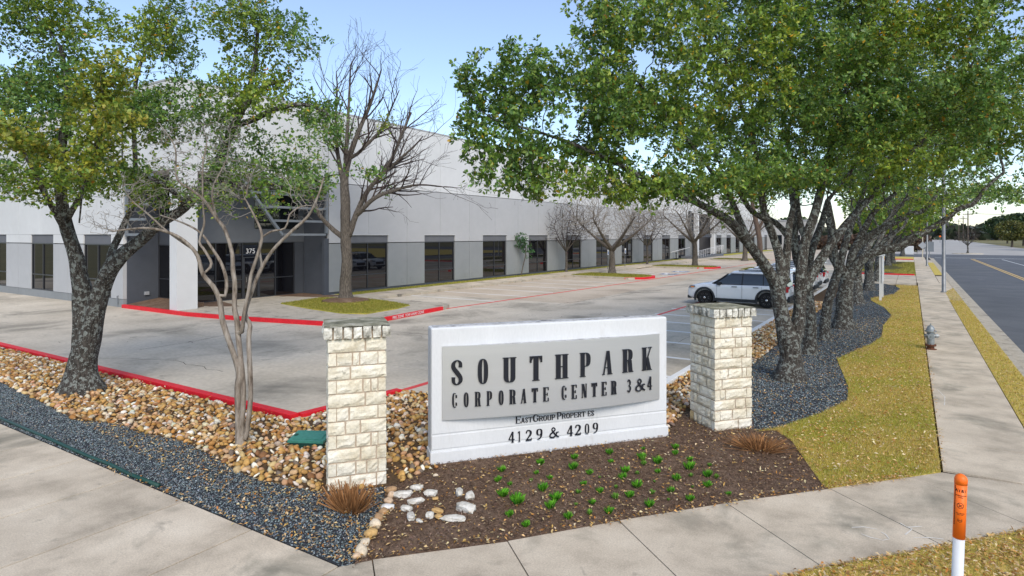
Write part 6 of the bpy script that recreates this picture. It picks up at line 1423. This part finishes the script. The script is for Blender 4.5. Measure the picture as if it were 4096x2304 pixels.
bb = PT(1627.6,663.5,72); bare(bb[:2], .17, 7.0, 5.6, .11, 'slender bare crape myrtle behind the island tree', 'small_bare_tree', 'elm_bark', 'elm_twig', .32, 900, .3, 'slim bare trees against the wall', 12, tip=.012)
bb = PT(1911,690,61.5); t_ = thing('brown_trunk_oak', (bb[0],bb[1],0), 'straight brown trunked tree standing behind the parked cars', 'tree')
lim = [[(bb[0],bb[1],0,.3),(bb[0],bb[1],3,.26),(bb[0]-.6,bb[1],6.2,.2),(bb[0]-1.0,bb[1],9,.1)],[(bb[0]-.1,bb[1],4.2,.15),(bb[0]+1,bb[1],6.4,.1)]]
P_, pr_, rm_ = grow(lim, blobs([((bb[0],bb[1],9),(4,4,2))], 400, -.3, 1, 3), .6, .8); r_, _ = radii(P_, pr_, rm_, .015); wood(P_, pr_, r_, .05, 9, 'trunk', mat('brown_bark',[(.09,.06,.045),(.17,.12,.09)],4,.9,.6,6,stretch=(6,6,1)), t_); wood(P_, pr_, r_, 0, .05, 'branches', M['elm_twig'], t_); leafage(P_, pr_, r_ < .04, 6, (.2,.3), oakcol(.2), 'foliage', t_, 2, .3)
# small leafy tree against the wall
bb = PT(1310.7,693.7,51.6); x, y = bb[:2]; lim = [[(x,y,.1,.05),(x+.15,y+.1,1.0,.045),(x+.35,y+.2,2.0,.04),(x+.3,y+.2,2.8,.02)]]
g_ = lambda c, n: pal(n, [(.035,.12,.03),(.06,.17,.045),(.09,.21,.06)], [3,3,2], .15)
tree('small_tree', 'little round green tree with a crooked stem against the wall', lim, blobs([((x+.25,y+.1,3.1),(1.0,1.0,.75)),((x+.5,y+.3,2.2),(.5,.5,.5))], 260, -.4, 1.5, 2), .16, .2, .006, 'elm_bark', 'elm_twig', None, dict(per=6, size=(.09,.14), col=g_, ros=2, rmax=.02, spread=.08), cap=2500)

# ------------------------------------------------------------------ beyond the crossing
def shrubmass(name, c, r_, n, size, cols, kind=None, label=None, cat='shrub'):
    t = thing(name, (c[0],c[1],0), label, cat) if label else None
    v = rng.normal(0,1,(n,3)); v /= np.linalg.norm(v, axis=1, keepdims=True); v *= rng.random((n,1))**.25; P = v*np.array(r_)+np.array(c); P = P[(P[:,2] > 0) & (vnoise(P, 1.2/r_[2]*2, 3) > -.5)]; n = len(P)
    d = rng.normal(0,1,(n,3)); d /= np.linalg.norm(d, axis=1, keepdims=True); s = np.cross(d, rng.normal(0,1,(n,3))); s /= np.linalg.norm(s, axis=1, keepdims=True); L_ = rng.uniform(*size,(n,1))
    V_ = np.stack([P-d*L_*.5, P+s*L_*.3, P+d*L_*.5, P-s*L_*.3],1); col = pal(n, cols, [1]*len(cols), .25)
    o = np_mesh('foliage' if t else name, V_.reshape(-1,3), np.arange(4*n).reshape(-1,4), M['leaf'], t, np.repeat(col,4,0)); o['kind'] = 'stuff'; return t
BR = [(.12,.075,.05),(.17,.11,.07),(.09,.06,.045)]; DG = [(.03,.06,.025),(.05,.085,.03),(.08,.11,.03)]; OL = [(.12,.13,.03),(.18,.17,.04),(.08,.10,.03)]
shrubmass('hedge', (-12,165,1.6), (12,3,2.2), 5000, (.5,.9), BR, label='long brown leafless hedge beyond the crossing on the left', cat='hedge')
shrubmass('hedge', (-1,170,2.4), (5,4,3), 2500, (.5,.9), BR, label='brown bushes at the corner beyond the crossing', cat='hedge')
shrubmass('evergreen_shrub', (-8,158,2.4), (2.5,2.5,2.6), 1600, (.4,.8), DG, label='dark evergreen bush in front of the brown hedge', cat='shrub')
# trees far down the street
def far_tree(x, y, h_, w, cols, lab, nm='distant_tree'):
    t = shrubmass(nm, (x,y,h_*.62), (w/2,w/2,h_*.40), 2600, (w*.055,w*.10), cols, label=lab, cat='tree'); MB().tube([(x,y,-.1),(x+.1,y,h_*.4)], [.35,.2], 6).build('trunk', M['wood'], t); t['group'] = 'trees far down the street'
for (x,y,h_,w,c_,lab) in ((30,190,9,13,DG,'dark green tree right of the street beyond the crossing'),(38,215,10,14,OL,'olive tree behind the dark one at the far right'),(33,270,11,16,DG,'distant dark tree right of the far street'),(36,340,12,18,DG,'very distant tree where the far street ends on the right'),(-6,215,8,12,OL,'olive tree left of the far street'),(-14,250,10,15,DG,'dark tree left of the far street'),(-6,330,11,16,DG,'very distant tree left of the far street'),(26,235,8,9,OL,'small olive tree at the edge of the far verge'),(-30,200,9,14,DG,'dark tree behind the brown hedge'),(-48,190,9,15,OL,'olive tree behind the low pale building'),(50,180,10,15,DG,'dark tree at the far right edge'),(62,160,10,15,OL,'olive tree at the right of the crossing')):
    far_tree(x,y,h_,w,c_,lab)
# far-off wood as one mass round the horizon
n = 30000; a = rng.uniform(-1.3,1.3,n); rad = rng.uniform(560,760,n); th = R(90)-a; X = rad*np.cos(th); Y = rad*np.sin(th); hh2 = 9+4*np.sin(a*23)+3*np.sin(a*51+1); Z = rng.random(n)**.8*hh2
d = rng.normal(0,1,(n,3)); d /= np.linalg.norm(d, axis=1, keepdims=True); s = np.cross(d, rng.normal(0,1,(n,3))); s /= np.linalg.norm(s, axis=1, keepdims=True); P = np.stack([X,Y,Z],1); L_ = rng.uniform(5,9,(n,1))
np_mesh('distant_wood', np.stack([P-d*L_*.5,P+s*L_*.35,P+d*L_*.5,P-s*L_*.35],1).reshape(-1,3), np.arange(4*n).reshape(-1,4), M['leaf'], None, np.repeat(pal(n,[(.05,.07,.04),(.08,.09,.05),(.10,.10,.07)],[1,1,1],.15),4,0))['kind'] = 'stuff'
# small leaning tree on the median
mb_ = PT(2434,637,121); x, y = mb_[:2]
MB().lathe([(2.6,0),(2.5,.12),(2.2,.15)], (x,y,-.146), 20).build('median_island', M['curb'])['kind'] = 'structure'
bare((x,y), -.05, 5.2, 4.6, .14, 'small leaning bare tree on the street median', 'median_tree', 'oak_bark', 'elm_twig', .3, 260, .3, None, 6, tip=.02)
# cabinet, poles, wires, far signs
x, y = PT(2286,637,116)[:2]; t = thing('utility_cabinet', (x,y,0), 'white utility cabinet before the brown hedge', 'cabinet'); MB().box(x-.8,y-.4,-.1,x+.8,y+.4,1.5).build('body', M['white_paint'], t, bevel=.04); MB().box(x-.7,y-.42,.1,x-.02,y-.402,1.35).box(x+.02,y-.42,.1,x+.7,y-.402,1.35).build('door', M['white_pl'], t)
pol = []
for (u_,d,h_,lab) in ((2435,210,12,'nearer wooden utility pole with a cross arm right of the far street'),(2423,300,13,'middle wooden utility pole right of the far street'),(2412,400,14,'farthest wooden utility pole right of the far street')):
    x, y = PT(u_,600,d)[:2]; t = thing('utility_pole', (x,y,0), lab, 'utility pole', 'utility poles down the street'); MB().tube([(x,y,-.2),(x,y,h_)], [.24,.16], 8).build('pole', M['wood'], t); MB().box(x-1.5,y-.08,h_-1.4,x+1.5,y+.08,h_-1.2).build('cross_arm', M['wood'], t)
    for q in (-1.3,-.6,.6,1.3): MB().tube([(x+q,y,h_-1.2),(x+q,y,h_-.95)], .06, 5).build('insulator', M['sign_back'], t)
    pol.append((x,y,h_))
wt = MB()
for (a_, b_2) in zip(pol[:-1], pol[1:]):
    for q in (-1.3,-.6,.6,1.3):
        wt.tube([(a_[0]*(1-k)+b_2[0]*k+q, a_[1]*(1-k)+b_2[1]*k, (a_[2]*(1-k)+b_2[2]*k)-.95-4*k*(1-k)*1.4) for k in np.linspace(0,1,9)], .025, 3)
for q in (-1.3,-.6,.6,1.3): a_ = pol[0]; wt.tube([(a_[0]+q+(40-0)*k, a_[1]-90*k, a_[2]-.95-4*k*(1-k)*1.6) for k in np.linspace(0,1,10)], .02, 3)
tag(wt.build('power_lines', M['plastic']), 'dark overhead wires strung between the utility poles', 'power line', None)
x, y = 11, 330; t = thing('warning_sign', (x,y,0), 'tiny orange diamond sign at the end of the far street', 'sign'); MB().box(x-.08,y-.08,0,x+.08,y+.08,2.6).build('post', M['galv'], t)
MB().add([(x-.5,y-.12,3),(x,y-.12,2.5),(x+.5,y-.12,3),(x,y-.12,3.5)],[(0,1,2,3)]).build('panel', M['orange'], t)
# parked traffic far right, seen under the trees: a low white van-like shape is left out where unreadable

# verge across the street: a few trees that the windows reflect
for i, (x,y,h_,w,c_,lab) in enumerate(((22,20,9,10,DG,'dark tree across the street opposite the sign'),(24,48,9,11,OL,'olive tree across the street opposite the parked cars'),(23,80,9,11,DG,'dark tree across the street by the second light pole'))):
    if False: far_tree(x,y,h_,w,c_,lab)
